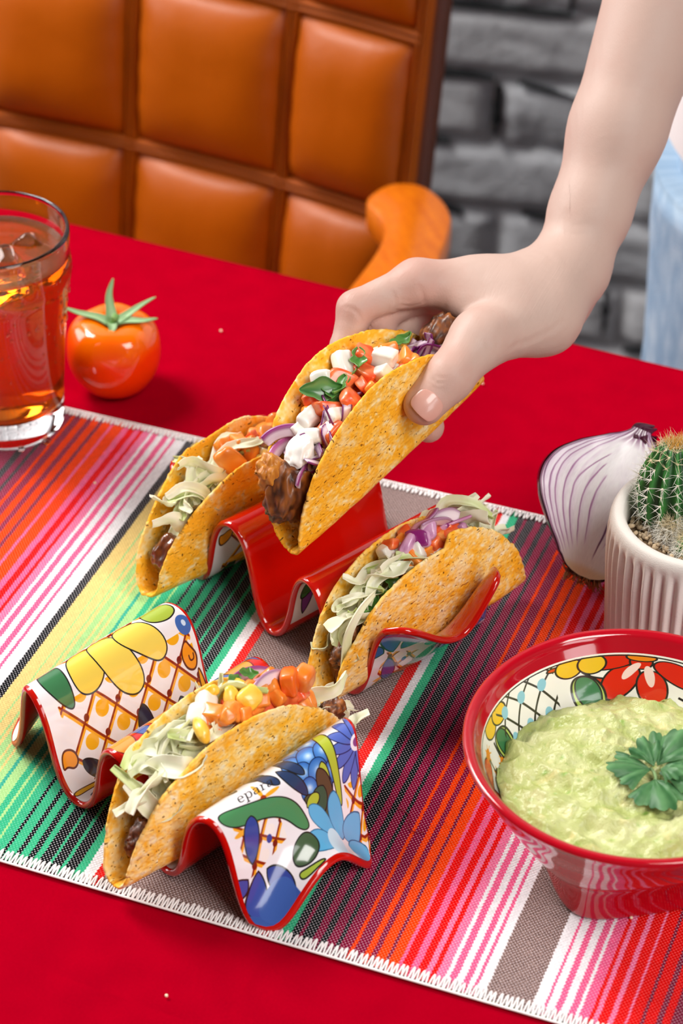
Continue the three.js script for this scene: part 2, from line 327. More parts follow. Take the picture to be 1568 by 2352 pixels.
// the runner: s runs along it, n across it (the stripes run along n)
const RUN = { turn: -21.2 * D2R, n0: 0.6835, n1: 1.0228, s0: -0.75, sm: -0.3, s1: 0.15, y: TY + 0.0016 };
const RL = V(Math.cos(RUN.turn), 0, -Math.sin(RUN.turn)), RN = V(RL.z, 0, -RL.x);     // RN points away from the camera
const onRunner = (s, n, y) => V(0, y, 0).addScaledVector(RL, s).addScaledVector(RN, n);
{
  const C = { k: hex('#090c0e'), w: hex('#84062f'), o: hex('#fa3c04'), r: hex('#ea0c0a'), p: hex('#f06f9c'), h: hex('#f05a8c'), W: hex('#f2f0f4'), g: hex('#39b583'), t: hex('#3fae92'), l: hex('#a9d98c'), y: hex('#ecd084'), b: hex('#7d635c'), d: hex('#7c1030'), R: hex('#e6201c') };
  // where each stripe begins, in millimetres along the runner
  const list = `-760k -748g -738W -733R -728W -720g -700k -690w -676k -668w -660k -650w -640k -634w -618k -610w -596k -588w -576.4k -572.4w -568.7k -566.7w -562.2o -560.2w -556.3o -552.3w -549.3o -544.9d -542.7o -537.5h -535.7o -529.3h -525.7r -522.2h -519r -517.1p -512.8W -510.9h -507.8W -504.2h -501W -498.2h -496.5W -490k -485.5y -478.2l -477.3y -472.7l -471.5y -469.6l -465.9y -464.7l -462.2y -460.9l -457.2t -455.4l -450.1g -446.8l -445.3g -440.9l -439.8g -435k -433.4g -428.5k -426.3g -422.4k -419.5g -416.6k -411.4g -410.1k -405.2g -403.5k -398.2g -394W -388.6R -383.9b -305.5R -299.9W -295.7g -291.1k -287.4w -285.9k -281w -277.3k -274.4w -270k -268.2w -263.1o -261.4w -256.2o -253.3w -250.8o -246.3d -244.8o -240.2h -238.6r -234.5h -231.2r -227.7p -225r -222.8p -218.7W -216.8h -213.6W -210.3h -207.6W -205.2h -203.7W -199.4b -178.5W -173.3h -172.1W -168.6h -165.8W -162.3h -159.3W -157.8h -153.2r -151.6p -149.4r -145.2p -142.9r -138.3p -137.3r -132.2d -130.8r -125.9d -123.5r -120d -114r -110w -104k -102w -94k -90w -84k -78w -75k -66g -61W -56R -50b`;
  const stripes = list.split(' ').map((x) => [parseFloat(x) / 1000, C[x.slice(-1)], x.slice(-1)]);
  const show = { k: 0.75, w: 0.62, d: 0.6, o: 0.36, r: 0.34, R: 0.36, p: 0.5, h: 0.45, b: 0.65, g: 0.25, t: 0.18, l: 0.15, y: 0.1, W: 0 };
  const PS = 0.00185, PN = 0.0021, PER = 0.105;
  const strip = (sa, sb) => pixels(2048, 512, (x, y) => {
    let s = sa + (sb - sa) * (x + 0.5) / 2048; const n = PER * y / 512;
    s += 0.00032 * Math.asin(Math.sin(n / PN * Math.PI * 2)) / 1.57 + 0.00035 * tn(n / 0.0035, 0.5, 30, s * 0.01);
    let k = 0; while (k < stripes.length - 1 && stripes[k + 1][0] < s) k++;
    const [, c, key] = stripes[k];
    const i = Math.round(s / PS * 2) , cx = s / PS * 2, row = ((i % 2) + 2) % 2, cn = n / PN + row * 0.5;
    const ds = (cx - i) * PS / 2, dn = (cn - Math.round(cn)) * PN, dot = 1 - sst(0.00024, 0.00047, Math.hypot(ds, dn));
    const lum = 1 + 0.12 * tn(x / 2, y / 3, 170) + 0.1 * tn(n / 0.004, s / 0.0012, 26) - 0.1 * (1 - Math.abs(Math.cos(cn * Math.PI)));
    let q = c.map((e) => e * lum);
    if (key === 'b') { const f = tn(x / 2.4, y / 2.4, 213, 4); q = mixc(q, f > 0 ? hex('#b59c96') : hex('#3d2b2a'), clamp(Math.abs(f) * 2.2)); }
    return mixc(q, [238, 230, 236], dot * (show[key] ?? 0.2) * 1.15);
  });
  const bump = pixels(128, 128, (x, y) => { const s = x / 128 * 4, n = y / 128 * 4; return 120 + 70 * Math.cos(s * Math.PI * 2) * Math.cos(n * Math.PI * 2) + 40 * Math.abs(Math.sin(n * Math.PI * 2)); }, { srgb: false });
  const mats = [[RUN.s0, RUN.sm], [RUN.sm, RUN.s1]].map(([a, b]) => {
    const map = strip(a, b), bm = bump.clone(); map.repeat.set(1, (RUN.n1 - RUN.n0) / PER); bm.repeat.set((b - a) / (PS * 4), (RUN.n1 - RUN.n0) / (PN * 4)); bm.needsUpdate = true;
    return std(0xffffff, 1, { map, bumpMap: bm, bumpScale: 0.0004, specularIntensity: 0 });
  });
  const half = (a, b) => grid(60, 40, (u, v) => { const s = lerp(a, b, u), n = lerp(RUN.n0, RUN.n1, v); return onRunner(s, n, RUN.y + 0.0002 * n3(s * 30, n * 30, 3)); });
  const under = grid(1, 1, (u, v) => onRunner(lerp(RUN.s0, RUN.s1, u), lerp(RUN.n0, RUN.n1, v), TY + 0.0004), { flip: true });
  const a = half(RUN.s0, RUN.sm), b = half(RUN.sm, RUN.s1), g = mergeGeometries([a, b, under], true);
  g.groups[2].materialIndex = 0;
  const t = thing('table_runner', 'striped serape table runner in red, pink, white, green and black', 'table runner');
  part('woven_cloth', g, mats, t);
  const thread = std(0xf4efee, 0.8);
  for (const [n, out] of [[RUN.n0, -1], [RUN.n1, 1]]) {                       // the overlocked edges: one looping thread each
    const pts = [], rand = rng(n * 1000 | 0);
    for (let s = RUN.s0; s < RUN.s1; s += 0.0024) {
      const j = (rand() - 0.5) * 0.0008, w = 0.0052 + (rand() - 0.5) * 0.001;
      pts.push(onRunner(s + j, n + out * 0.0012, RUN.y + 0.0002), onRunner(s + 0.0005 + j, n - out * w * 0.5, RUN.y + 0.0007), onRunner(s + 0.0010 + j, n - out * w, RUN.y + 0.0005), onRunner(s + 0.0015 + j, n - out * w * 0.5, RUN.y + 0.0007), onRunner(s + 0.0019 + j, n + out * 0.0012, RUN.y));
    }
    part('overlock_stitching', tube(pts, 0.00046, pts.length * 2, 5), thread, t, 'white looped overlock thread along the edge');
    part('edge_cord', tube([...Array(60)].map((_, i) => onRunner(lerp(RUN.s0, RUN.s1, i / 59), n + out * 0.0014, RUN.y - 0.0002)), 0.0007, 200, 5), thread, t, 'white edge thread');
  }
}

// ---------------------------------------------------------------- the leather chair
{
  const leatherBump = pixels(512, 512, (x, y) => 128 + 40 * tn(x / 3, y / 3, 170) + 50 * tn(x / 9, y / 9, 56) + 30 * tn(x / 40, y / 40, 12), { srgb: false, repeat: [6, 6] });
  const leather = std(0xae5200, 0.40, { bumpMap: leatherBump, bumpScale: 0.0006, clearcoat: 0.04, clearcoatRoughness: 0.3, specularIntensity: 0.55 });
  const sideLeather = std(0x5f3322, 0.5, { bumpMap: leatherBump, bumpScale: 0.0005 });
  const oak = std(0xffffff, 0.32, { map: pixels(512, 512, (x, y) => { const g = tn(x / 60, y / 7, 73) * 0.6 + 0.4 * tn(x / 20, y / 2, 256), s = tn(x / 3, y / 30, 17) * 0.3; return mixc([226, 122, 8], [188, 82, 2], clamp(0.4 + g * 0.7 + s)); }), clearcoat: 0.3, clearcoatRoughness: 0.2 });
  const base = V(0.064, 0, -1.655), t = thing('armchair', 'tan leather armchair with square quilted panels and honey wooden arms', 'chair');
  const path = [];                                     // the back seen from above, from its right edge leftwards
  { let p = base.clone(); for (let i = 0; i <= 120; i++) { path.push(p.clone()); const f = (35 - 40 * (i * 0.004)) * D2R; p = p.clone().add(V(-Math.cos(f), 0, -Math.sin(f)).multiplyScalar(0.004)); } }
  const at = (s, h, out = 0) => {                       // s metres from the right edge, height h, out towards the table
    const x = clamp(s / 0.004, 0, 119.99), i = Math.floor(x), p = path[i].clone().lerp(path[i + 1], x - i), f = (35 - 40 * s) * D2R, n = V(-Math.sin(f), 0, Math.cos(f));
    if (s < 0) p.addScaledVector(V(Math.cos(f), 0, Math.sin(f)), -s);
    const tilt = -0.16 * (h - 0.7);
    return p.addScaledVector(n, out + tilt).setY(h + out * 0.16);
  };
  const S = [0.006, 0.121, 0.264, 0.402], H = [0.452, 0.597, 0.742, 0.888], gap = 0.0042;
  const mid = sheet(30, 20, (u, v) => at(lerp(0.412, 0.000, u), lerp(0.42, 0.895, v), -0.010), 0.02);
  part('back_shell', mid, sideLeather, t, 'dark brown back and edge of the backrest');
  for (let c = 0; c < 3; c++) for (let r = 0; r < 3; r++) {
    const k = c * 3 + r;
    part('leather_panel', grid(22, 22, (u, v) => {
      const x = 2 * u - 1, y = 2 * v - 1, b = Math.pow(1 - Math.pow(Math.abs(x), 3.2), 0.62) * Math.pow(1 - Math.pow(Math.abs(y), 3.2), 0.62);
      return at(lerp(S[c + 1] - gap, S[c] + gap, u), lerp(H[r] + gap, H[r + 1] - gap, v), 0.0 + 0.026 * b + 0.0016 * fbm(u * 3 + k * 4, v * 3 + k, 3, 3) * b - 0.004 * Math.exp(-((1 - Math.abs(x)) * 9)) * Math.sin(v * 30 + k) * 0.25);
    }, { uv: (u, v) => [u * 0.2 + k * 0.31, v * 0.2 + k * 0.17] }), leather, t);
  }
  const welt = (f, n) => grid(8, n, (u, v) => f(v, (u - 0.5) * 2 * 0.0062, 0.0045 + 0.0042 * Math.abs(Math.sin(u * Math.PI * 2)) - 0.006 * Math.pow(Math.abs(2 * u - 1), 4)));
  for (const s of [S[1], S[2], S[3] - 0.004, S[0]]) part('seam_welt', welt((v, w, o) => at(s - w, lerp(H[0], H[3], v), o), 40), leather, t);
  for (const h of H) part('seam_welt', grid(40, 8, (u, v) => at(lerp(S[3], S[0], u), h + (v - 0.5) * 0.0124, 0.0045 + 0.0042 * Math.abs(Math.sin(v * Math.PI * 2)) - 0.006 * Math.pow(Math.abs(2 * v - 1), 4))), leather, t);
  // arms: flat boards with a curled rear end
  const out = (mirror) => {
    const s = new THREE.Shape();
    const P = [[0.0262, -1.581], [0.0225, -1.572], [0.0272, -1.558], [0.034, -1.540], [0.0345, -1.522], [0.0285, -1.497], [0.008, -1.445], [-0.006, -1.405], [-0.010, -1.375], [0.012, -1.362], [0.036, -1.385], [0.0525, -1.445], [0.0645, -1.483], [0.075, -1.53], [0.0765, -1.55], [0.070, -1.575], [0.056, -1.593], [0.039, -1.594]];
    s.setFromPoints(new THREE.CatmullRomCurve3(P.map(([x, z]) => V(x, -z, 0)), true).getPoints(90).map((p) => new THREE.Vector2(p.x, p.y)));
    const g = new THREE.ExtrudeGeometry(s, { depth: 0.018, bevelEnabled: true, bevelThickness: 0.004, bevelSize: 0.004, bevelSegments: 4, steps: 1 });
    g.rotateX(-Math.PI / 2); g.translate(0, 0.634, 0);
    return toCreasedNormals(g, 0.6);
  };
  const armR = part('armrest', out(), oak, t, 'honey coloured wooden armrest curling at its rear end');
  { const u = armR.geometry.attributes.uv, p = armR.geometry.attributes.position; for (let i = 0; i < u.count; i++) u.setXY(i, (p.getX(i) * 0.35 + p.getZ(i)) * 2.4, (p.getX(i) - 0.35 * p.getZ(i)) * 2.4); }
  const cm = path[50], fm = (35 - 40 * 0.2) * D2R, mirror = new THREE.Matrix4();   // the left arm mirrors the right across the chair's middle
  { const n = V(Math.cos(fm), 0, Math.sin(fm)), d = n.dot(cm), a = [n.x, n.y, n.z]; mirror.set(1 - 2 * a[0] * a[0], 0, -2 * a[0] * a[2], 2 * d * a[0], 0, 1, 0, 0, -2 * a[2] * a[0], 0, 1 - 2 * a[2] * a[2], 2 * d * a[2], 0, 0, 0, 1); }
  const ml = armR.geometry.clone(); ml.applyMatrix4(mirror); { const p = ml.index ? ml.index.array : null, q = ml.attributes; if (!p) for (const k of ['position', 'normal', 'uv']) { const A = q[k], s = A.itemSize; for (let i = 0; i < A.count; i += 3) for (let c = 0; c < s; c++) { const x = A.array[(i + 1) * s + c]; A.array[(i + 1) * s + c] = A.array[(i + 2) * s + c]; A.array[(i + 2) * s + c] = x; } } }
  part('armrest', ml, oak, t);
  const fwd = V(-Math.sin(fm), 0, Math.cos(fm)), sideV = V(Math.cos(fm), 0, Math.sin(fm)), seatC = cm.clone().addScaledVector(fwd, 0.21);
  const rotY = -fm;
  const seat = part('seat_cushion', new RoundedBoxGeometry(0.4, 0.09, 0.40, 5, 0.035), leather, t); seat.position.copy(seatC).setY(0.405); seat.rotation.y = rotY;
  const rail = part('seat_frame', new RoundedBoxGeometry(0.42, 0.05, 0.4, 2, 0.008), oak, t); rail.position.copy(seatC).setY(0.335); rail.rotation.y = rotY;
  for (const sx of [-1, 1]) {
    for (const sz of [-1, 1]) { const b = seatC.clone().addScaledVector(sideV, sx * 0.17).addScaledVector(fwd, sz * 0.165); part('leg', taperTube([b.clone().setY(0.34), b.clone().addScaledVector(fwd, sz * 0.02).setY(0.0)], [0.022, 0.015], 6, 12), oak, t); }
    const p = seatC.clone().addScaledVector(sideV, sx * 0.19).addScaledVector(fwd, 0.1);
    part('arm_support', taperTube([p.clone().setY(0.34), p.clone().addScaledVector(sideV, sx * 0.012).addScaledVector(fwd, 0.03).setY(0.5), p.clone().addScaledVector(sideV, sx * 0.014).addScaledVector(fwd, 0.05).setY(0.635)], [0.018, 0.015, 0.018], 10, 12), oak, t);
  }
}

// ---------------------------------------------------------------- the person: arm and hand as one surface, shirt and jeans as children
function surfaceNets(sdf, lo, hi, h) {                 // meshes sdf = 0; blocks far from the surface are skipped
  const nx = Math.ceil((hi[0] - lo[0]) / h), ny = Math.ceil((hi[1] - lo[1]) / h), nz = Math.ceil((hi[2] - lo[2]) / h), X = nx + 1, Y = ny + 1, Z = nz + 1;
  const F = new Float32Array(X * Y * Z).fill(1), B = 8, reach = B * h * 0.95;
  for (let z = 0; z < Z; z += B) for (let y = 0; y < Y; y += B) for (let x = 0; x < X; x += B) {
    const d = sdf(lo[0] + (x + B / 2) * h, lo[1] + (y + B / 2) * h, lo[2] + (z + B / 2) * h);
    if (Math.abs(d) > reach) { if (d < 0) for (let c = z; c < Math.min(z + B, Z); c++) for (let b = y; b < Math.min(y + B, Y); b++) for (let a = x; a < Math.min(x + B, X); a++) F[(c * Y + b) * X + a] = -1; continue; }
    for (let c = z; c < Math.min(z + B, Z); c++) for (let b = y; b < Math.min(y + B, Y); b++) for (let a = x; a < Math.min(x + B, X); a++) F[(c * Y + b) * X + a] = sdf(lo[0] + a * h, lo[1] + b * h, lo[2] + c * h);
  }
  const id = new Int32Array(X * Y * Z).fill(-1), pos = [], idx = [];
  for (let z = 0; z < nz; z++) for (let y = 0; y < ny; y++) for (let x = 0; x < nx; x++) {
    let n = 0, sx = 0, sy = 0, sz = 0, neg = 0; const v = [];
    for (let k = 0; k < 8; k++) { v[k] = F[((z + (k >> 2)) * Y + y + ((k >> 1) & 1)) * X + x + (k & 1)]; if (v[k] < 0) neg++; }
    if (neg === 0 || neg === 8) continue;
    for (let a = 0; a < 8; a++) for (const bit of [1, 2, 4]) if (!(a & bit)) { const b = a | bit; if ((v[a] < 0) !== (v[b] < 0)) { const t = v[a] / (v[a] - v[b]); sx += (a & 1) + (bit === 1 ? t : 0); sy += ((a >> 1) & 1) + (bit === 2 ? t : 0); sz += (a >> 2) + (bit === 4 ? t : 0); n++; } }
    id[(z * Y + y) * X + x] = pos.length / 3;
    pos.push(lo[0] + (x + sx / n) * h, lo[1] + (y + sy / n) * h, lo[2] + (z + sz / n) * h);
  }
  const q = (a, b, c, d, flip) => { if (a < 0 || b < 0 || c < 0 || d < 0) return; if (flip) idx.push(a, c, b, b, c, d); else idx.push(a, b, c, b, d, c); };
  const I = (x, y, z) => id[(z * Y + y) * X + x];
  for (let z = 1; z < nz; z++) for (let y = 1; y < ny; y++) for (let x = 1; x < nx; x++) {
    const f = F[(z * Y + y) * X + x] < 0;
    if (f !== F[(z * Y + y) * X + x + 1] < 0) q(I(x, y - 1, z - 1), I(x, y, z - 1), I(x, y - 1, z), I(x, y, z), !f);
    if (f !== F[(z * Y + y + 1) * X + x] < 0) q(I(x - 1, y, z - 1), I(x, y, z - 1), I(x - 1, y, z), I(x, y, z), f);
    if (f !== F[((z + 1) * Y + y) * X + x] < 0) q(I(x - 1, y - 1, z), I(x, y - 1, z), I(x - 1, y, z), I(x, y, z), !f);
  }
  const g = new THREE.BufferGeometry(), nor = new Float32Array(pos.length), e = h * 0.6;
  for (let i = 0; i < pos.length; i += 3) {
    const [x, y, z] = [pos[i], pos[i + 1], pos[i + 2]], a = sdf(x + e, y, z) - sdf(x - e, y, z), b = sdf(x, y + e, z) - sdf(x, y - e, z), c = sdf(x, y, z + e) - sdf(x, y, z - e), l = Math.hypot(a, b, c) || 1;
    nor[i] = a / l; nor[i + 1] = b / l; nor[i + 2] = c / l;
  }
  g.setAttribute('position', new THREE.Float32BufferAttribute(pos, 3)); g.setAttribute('normal', new THREE.BufferAttribute(nor, 3)); g.setIndex(idx);
  return g;
}
function bone(a, b, ra, rb) {                           // distance to a tapered capsule
  const [ax, ay, az] = a, dx = b[0] - ax, dy = b[1] - ay, dz = b[2] - az, dd = dx * dx + dy * dy + dz * dz || 1e-9;
  return (x, y, z) => { const t = clamp(((x - ax) * dx + (y - ay) * dy + (z - az) * dz) / dd); return Math.hypot(x - ax - dx * t, y - ay - dy * t, z - az - dz * t) - lerp(ra, rb, t); };
}
const smin = (a, b, k) => { const h = clamp(0.5 + 0.5 * (b - a) / k); return lerp(b, a, h) - k * h * (1 - h); };
const smax = (a, b, k) => -smin(-a, -b, k);
const JOINT = {
  elbow: [0.1933, 1.0672, -1.2239],
  foreM: [0.1441, 0.9482, -1.1304],
  foreH: [0.1296, 0.9151, -1.1018],
  wrist: [0.1188, 0.8943, -1.0811],
  wristU: [0.1197, 0.8809, -1.0960],
  ib: [0.1046, 0.8948, -1.0664],
  im: [0.0704, 0.8981, -1.0577],
  iM: [0.0383, 0.9043, -1.0510],
  iP: [0.0068, 0.8977, -1.0367],
  iD: [0.0024, 0.8811, -1.0251],
  iT: [0.0075, 0.8664, -1.0202],
  mb: [0.1089, 0.8832, -1.0802],
  mM: [0.0436, 0.8912, -1.0663],
  mP: [0.0173, 0.8897, -1.0444],
  mD: [0.0214, 0.8724, -1.0352],
  mT: [0.0277, 0.8558, -1.0320],
  rb: [0.1118, 0.8726, -1.0885],
  rM: [0.0500, 0.8774, -1.0809],
  rP: [0.0301, 0.8774, -1.0546],
  rD: [0.0374, 0.8549, -1.0414],
  rT: [0.0448, 0.8361, -1.0204],
  pb: [0.1147, 0.8626, -1.0960],
  pM: [0.0593, 0.8632, -1.0927],
  pP: [0.0439, 0.8575, -1.0759],
  pD: [0.0474, 0.8495, -1.0548],
  pT: [0.0498, 0.8406, -1.0456],
  tb: [0.1027, 0.8864, -1.0476],
  tM: [0.0691, 0.8933, -1.0152],
  tI: [0.0531, 0.8855, -0.9925],
  tT: [0.0407, 0.8764, -0.9818],
  w1: [0.0855, 0.8958, -1.0471],
  w2: [0.0621, 0.8962, -1.0424],
  th1: [0.0961, 0.8898, -1.0526],
};
// creases of the skin: from, to, depth, width
const CREASE = [
  [[0.0257, 0.9071, -1.0367], [0.0272, 0.9031, -1.0352], 0.0007, 0.0011],
  [[0.0272, 0.9031, -1.0352], [0.0269, 0.8976, -1.0356], 0.0007, 0.0011],
  [[0.0269, 0.8973, -1.0357], [0.0335, 0.8909, -1.0441], 0.0006, 0.0011],
  [[0.0335, 0.8909, -1.0441], [0.0402, 0.8935, -1.0436], 0.0006, 0.0011],
  [[0.0284, 0.9004, -1.0355], [0.0352, 0.8974, -1.0388], 0.0005, 0.001],
  [[0.0352, 0.8974, -1.0388], [0.0409, 0.8995, -1.0391], 0.0005, 0.001],
  [[0.0284, 0.9038, -1.0357], [0.0341, 0.9019, -1.0371], 0.0004, 0.001],
  [[0.0398, 0.9085, -1.0389], [0.0418, 0.9006, -1.0390], 0.0006, 0.0014],
  [[0.0418, 0.9006, -1.0390], [0.0477, 0.8787, -1.0595], 0.0006, 0.0014],
  [[0.0477, 0.8787, -1.0595], [0.0535, 0.8630, -1.0740], 0.0006, 0.0014],
  [[0.0524, 0.8976, -1.0385], [0.0547, 0.8690, -1.0711], 0.0005, 0.0014],
  [[0.0547, 0.8690, -1.0711], [0.0526, 0.8979, -1.0134], 0.0005, 0.0014],
  [[0.0060, 0.9030, -1.0285], [0.0089, 0.8993, -1.0270], 0.0007, 0.0011],
  [[0.0089, 0.8993, -1.0270], [0.0107, 0.8955, -1.0266], 0.0007, 0.0011],
  [[0.0018, 0.9029, -1.0301], [0.0046, 0.9027, -1.0286], 0.0004, 0.001],
  [[-0.0011, 0.9027, -1.0337], [0.0018, 0.9049, -1.0323], 0.0004, 0.001],
  [[0.0093, 0.9010, -1.0278], [0.0114, 0.8963, -1.0273], 0.0003, 0.001],
  [[0.0428, 0.8893, -0.9808], [0.0460, 0.8879, -0.9784], 0.0004, 0.0009],
  [[0.0460, 0.8879, -0.9784], [0.0506, 0.8880, -0.9787], 0.0004, 0.0009],
  [[0.0437, 0.8911, -0.9831], [0.0469, 0.8898, -0.9801], 0.0004, 0.0009],
  [[0.0469, 0.8898, -0.9801], [0.0510, 0.8906, -0.9802], 0.0004, 0.0009],
  [[0.0423, 0.8878, -0.9789], [0.0460, 0.8863, -0.9770], 0.0003, 0.0009],
  [[0.0460, 0.8863, -0.9770], [0.0497, 0.8860, -0.9775], 0.0003, 0.0009],
  [[0.0460, 0.8924, -0.9829], [0.0496, 0.8922, -0.9815], 0.0003, 0.0009],
  [[0.0496, 0.8922, -0.9815], [0.0524, 0.8927, -0.9816], 0.0003, 0.0009],
  [[0.0749, 0.8934, -0.9989], [0.0724, 0.8983, -0.9991], 0.0005, 0.0013],
  [[0.0724, 0.8983, -0.9991], [0.0714, 0.9015, -1.0009], 0.0005, 0.0013],
  [[0.0793, 0.8932, -1.0027], [0.0772, 0.8975, -1.0020], 0.0005, 0.0013],
  [[0.0772, 0.8975, -1.0020], [0.0767, 0.9010, -1.0034], 0.0005, 0.0013],
  [[0.0828, 0.8925, -1.0062], [0.0812, 0.8965, -1.0052], 0.0004, 0.0013],
  [[0.0843, 0.8926, -1.0078], [0.0923, 0.8913, -1.0159], 0.0006, 0.0018],
  [[0.0923, 0.8913, -1.0159], [0.1042, 0.8915, -1.0242], 0.0006, 0.0018],
  [[0.1042, 0.8915, -1.0242], [0.1121, 0.8950, -1.0301], 0.0006, 0.0018],
  [[0.0905, 0.8894, -1.0144], [0.0994, 0.8897, -1.0209], 0.0004, 0.0015],
  [[0.0964, 0.9139, -1.0677], [0.1037, 0.9150, -1.0622], 0.0003, 0.0016],
  [[0.1037, 0.9150, -1.0622], [0.1081, 0.9136, -1.0561], 0.0003, 0.0016],
  [[0.0951, 0.9144, -1.0621], [0.1016, 0.9146, -1.0590], 0.0003, 0.0014],
];
const person = thing('person', 'person in a white shirt and light blue jeans reaching over to lift a taco', 'person', [0.39, 0, -1.43]);
{
  const J = JOINT, chain = (pts, r) => pts.slice(1).map((p, i) => bone(pts[i], p, r[i], r[i + 1]));
  const shoulder = [0.235, 1.31, -1.385], shoulderIn = [0.29, 1.33, -1.41];
  const wU = J.wristU, upper = [J.elbow[0] + 0.006, J.elbow[1] - 0.004, J.elbow[2] - 0.006];
  const palm = [
    ...chain([shoulderIn, shoulder, J.elbow], [0.055, 0.05, 0.038]),
    ...chain([J.elbow, J.foreM, J.foreH, J.wrist], [0.0345, 0.0236, 0.0196, 0.0172]),
    bone(upper, wU, 0.033, 0.0148),
    ...chain([J.wrist, J.ib, J.im, J.iM], [0.0172, 0.0160, 0.0134, 0.0116]),
    ...chain([wU, J.mb, J.mM], [0.0148, 0.0150, 0.0114]),
    ...chain([wU, J.rb, J.rM], [0.0148, 0.0145, 0.0112]),
    ...chain([wU, J.pb, J.pM], [0.0148, 0.014, 0.0105]),
  ];
  const thenar = [bone(J.wrist, J.tb, 0.0165, 0.0175), bone(J.tb, J.tM, 0.0185, 0.0138), bone(J.th1, J.w1, 0.016, 0.0142), bone(J.w1, J.w2, 0.0125, 0.0065)];
  const thumb = chain([J.tM, J.tI, J.tT], [0.0138, 0.0119, 0.0103]);
  const fingers = [
    chain([J.iM, J.iP, J.iD, J.iT], [0.0108, 0.0088, 0.008, 0.007]),
    chain([J.mM, J.mP, J.mD, J.mT], [0.0115, 0.0096, 0.0083, 0.007]),
    chain([J.rM, J.rP, J.rD, J.rT], [0.011, 0.0092, 0.0082, 0.0082]),
    chain([J.pM, J.pP, J.pD, J.pT], [0.01, 0.0082, 0.0072, 0.0062]),
  ];
  const all = (list, k, x, y, z) => { let d = list[0](x, y, z); for (let i = 1; i < list.length; i++) d = smin(d, list[i](x, y, z), k); return d; };
  const sdf = (x, y, z) => {
    let p = all(palm, 0.011, x, y, z);
    p = smin(p, all(thenar, 0.013, x, y, z), 0.014);
    const t = all(thumb, 0.004, x, y, z);
    let d = smin(p, t, 0.008);
    for (const f of fingers) d = Math.min(d, smin(p, all(f, 0.0035, x, y, z), 0.006));
    return d;
  };
  // the hand has a fine grid of its own; the arm's coarser surface gives way to it inside that box
  const hb = [[-0.012, 0.812, -1.10], [0.118, 0.950, -0.955]];
  const arm = surfaceNets(sdf, [-0.012, 0.815, -1.475], [0.36, 1.40, -0.945], 0.0032), hand = surfaceNets(sdf, hb[0], hb[1], 0.00125);
  { const q = arm.attributes.position, ix = arm.index.array, keep = [], inside = (i) => { const c = [q.getX(i), q.getY(i), q.getZ(i)]; return c.every((v, k) => v > hb[0][k] + 0.003 && v < hb[1][k] - 0.003); }; for (let i = 0; i < ix.length; i += 3) if (!(inside(ix[i]) && inside(ix[i + 1]) && inside(ix[i + 2]))) keep.push(ix[i], ix[i + 1], ix[i + 2]); arm.setIndex(keep); }
  const g = mergeGeometries([arm, hand]);
  // skin: a little redder at the joints and fingertips; a fine relief of creases
  const p = g.attributes.position, n = g.attributes.normal, col = [], red = [[J.iM, 0.018], [J.iP, 0.014], [J.tI, 0.014], [J.tT, 0.016], [J.tM, 0.012], [J.rT, 0.016], [J.mP, 0.014], [J.iT, 0.014]];
  const tI = V(...J.tI), tDir = V(...J.tT).sub(V(...J.tM)).normalize();
  for (let i = 0; i < p.count; i++) {
    const x = p.getX(i), y = p.getY(i), z = p.getZ(i); let w = 0;
    for (const [c, r] of red) w = Math.max(w, Math.exp(-((x - c[0]) ** 2 + (y - c[1]) ** 2 + (z - c[2]) ** 2) / (r * r)));
    const m = 0.5 * fbm(x * 60, y * 60, z * 60, 3) + 0.4 * fbm(x * 300, y * 300, z * 300, 2);
    const a = mixc([0.56, 0.395, 0.335], [0.56, 0.265, 0.21], clamp(w * 0.75 + m * 0.4));
    col.push(...a);
    const along = V(x, y, z).sub(tI), q = along.dot(tDir), near = Math.exp(-along.lengthSq() / 0.00014), fold = near * 0.0005 * Math.sin(q * 2600 + 2 * n3(x * 200, y * 200, z * 200)) * clamp(1 - Math.abs(q) / 0.007);
    let cr = 0;
    for (const [a, b, dep, wid] of CREASE) { const t = clamp(((x - a[0]) * (b[0] - a[0]) + (y - a[1]) * (b[1] - a[1]) + (z - a[2]) * (b[2] - a[2])) / ((b[0] - a[0]) ** 2 + (b[1] - a[1]) ** 2 + (b[2] - a[2]) ** 2)), d2 = (x - lerp(a[0], b[0], t)) ** 2 + (y - lerp(a[1], b[1], t)) ** 2 + (z - lerp(a[2], b[2], t)) ** 2; if (d2 < 0.00003) cr += dep * (Math.exp(-d2 / (wid * wid)) - 0.35 * Math.exp(-d2 / (6 * wid * wid))) * (0.4 + 0.6 * Math.sin(Math.PI * clamp(t, 0.08, 0.92))); }
    const k = fold * 0.5 - cr + 0.0002 * fbm(x * 160, y * 160, z * 160, 2);
    p.setXYZ(i, x + n.getX(i) * k, y + n.getY(i) * k, z + n.getZ(i) * k);
  }
  g.computeVertexNormals();
  g.setAttribute('color', new THREE.Float32BufferAttribute(col, 3));
  const uv = new Float32Array(p.count * 2); for (let i = 0; i < p.count; i++) { uv[i * 2] = p.getX(i) * 9 + p.getZ(i) * 5; uv[i * 2 + 1] = p.getY(i) * 9 + p.getZ(i) * 3; }
  g.setAttribute('uv', new THREE.BufferAttribute(uv, 2));
  g.translate(-person.position.x, 0, -person.position.z);
  const skin = std(0xffffff, 0.5, { vertexColors: true, specularIntensity: 0.6, sheen: 0.15, sheenColor: new THREE.Color(1, 0.75, 0.65), bumpMap: pixels(512, 512, (x, y) => 128 + 60 * tn(x / 3, y / 3, 170) + 40 * tn(x / 8, y / 8, 64), { srgb: false }), bumpScale: 0.00022 });
  part('body', g, skin, person);
  // the thumb nail lies on the dorsal side of the last joint
  const a = V(...J.tI), b = V(...J.tT), ax = b.clone().sub(a).normalize(), view = V(0.30, 0.62, 0.62);
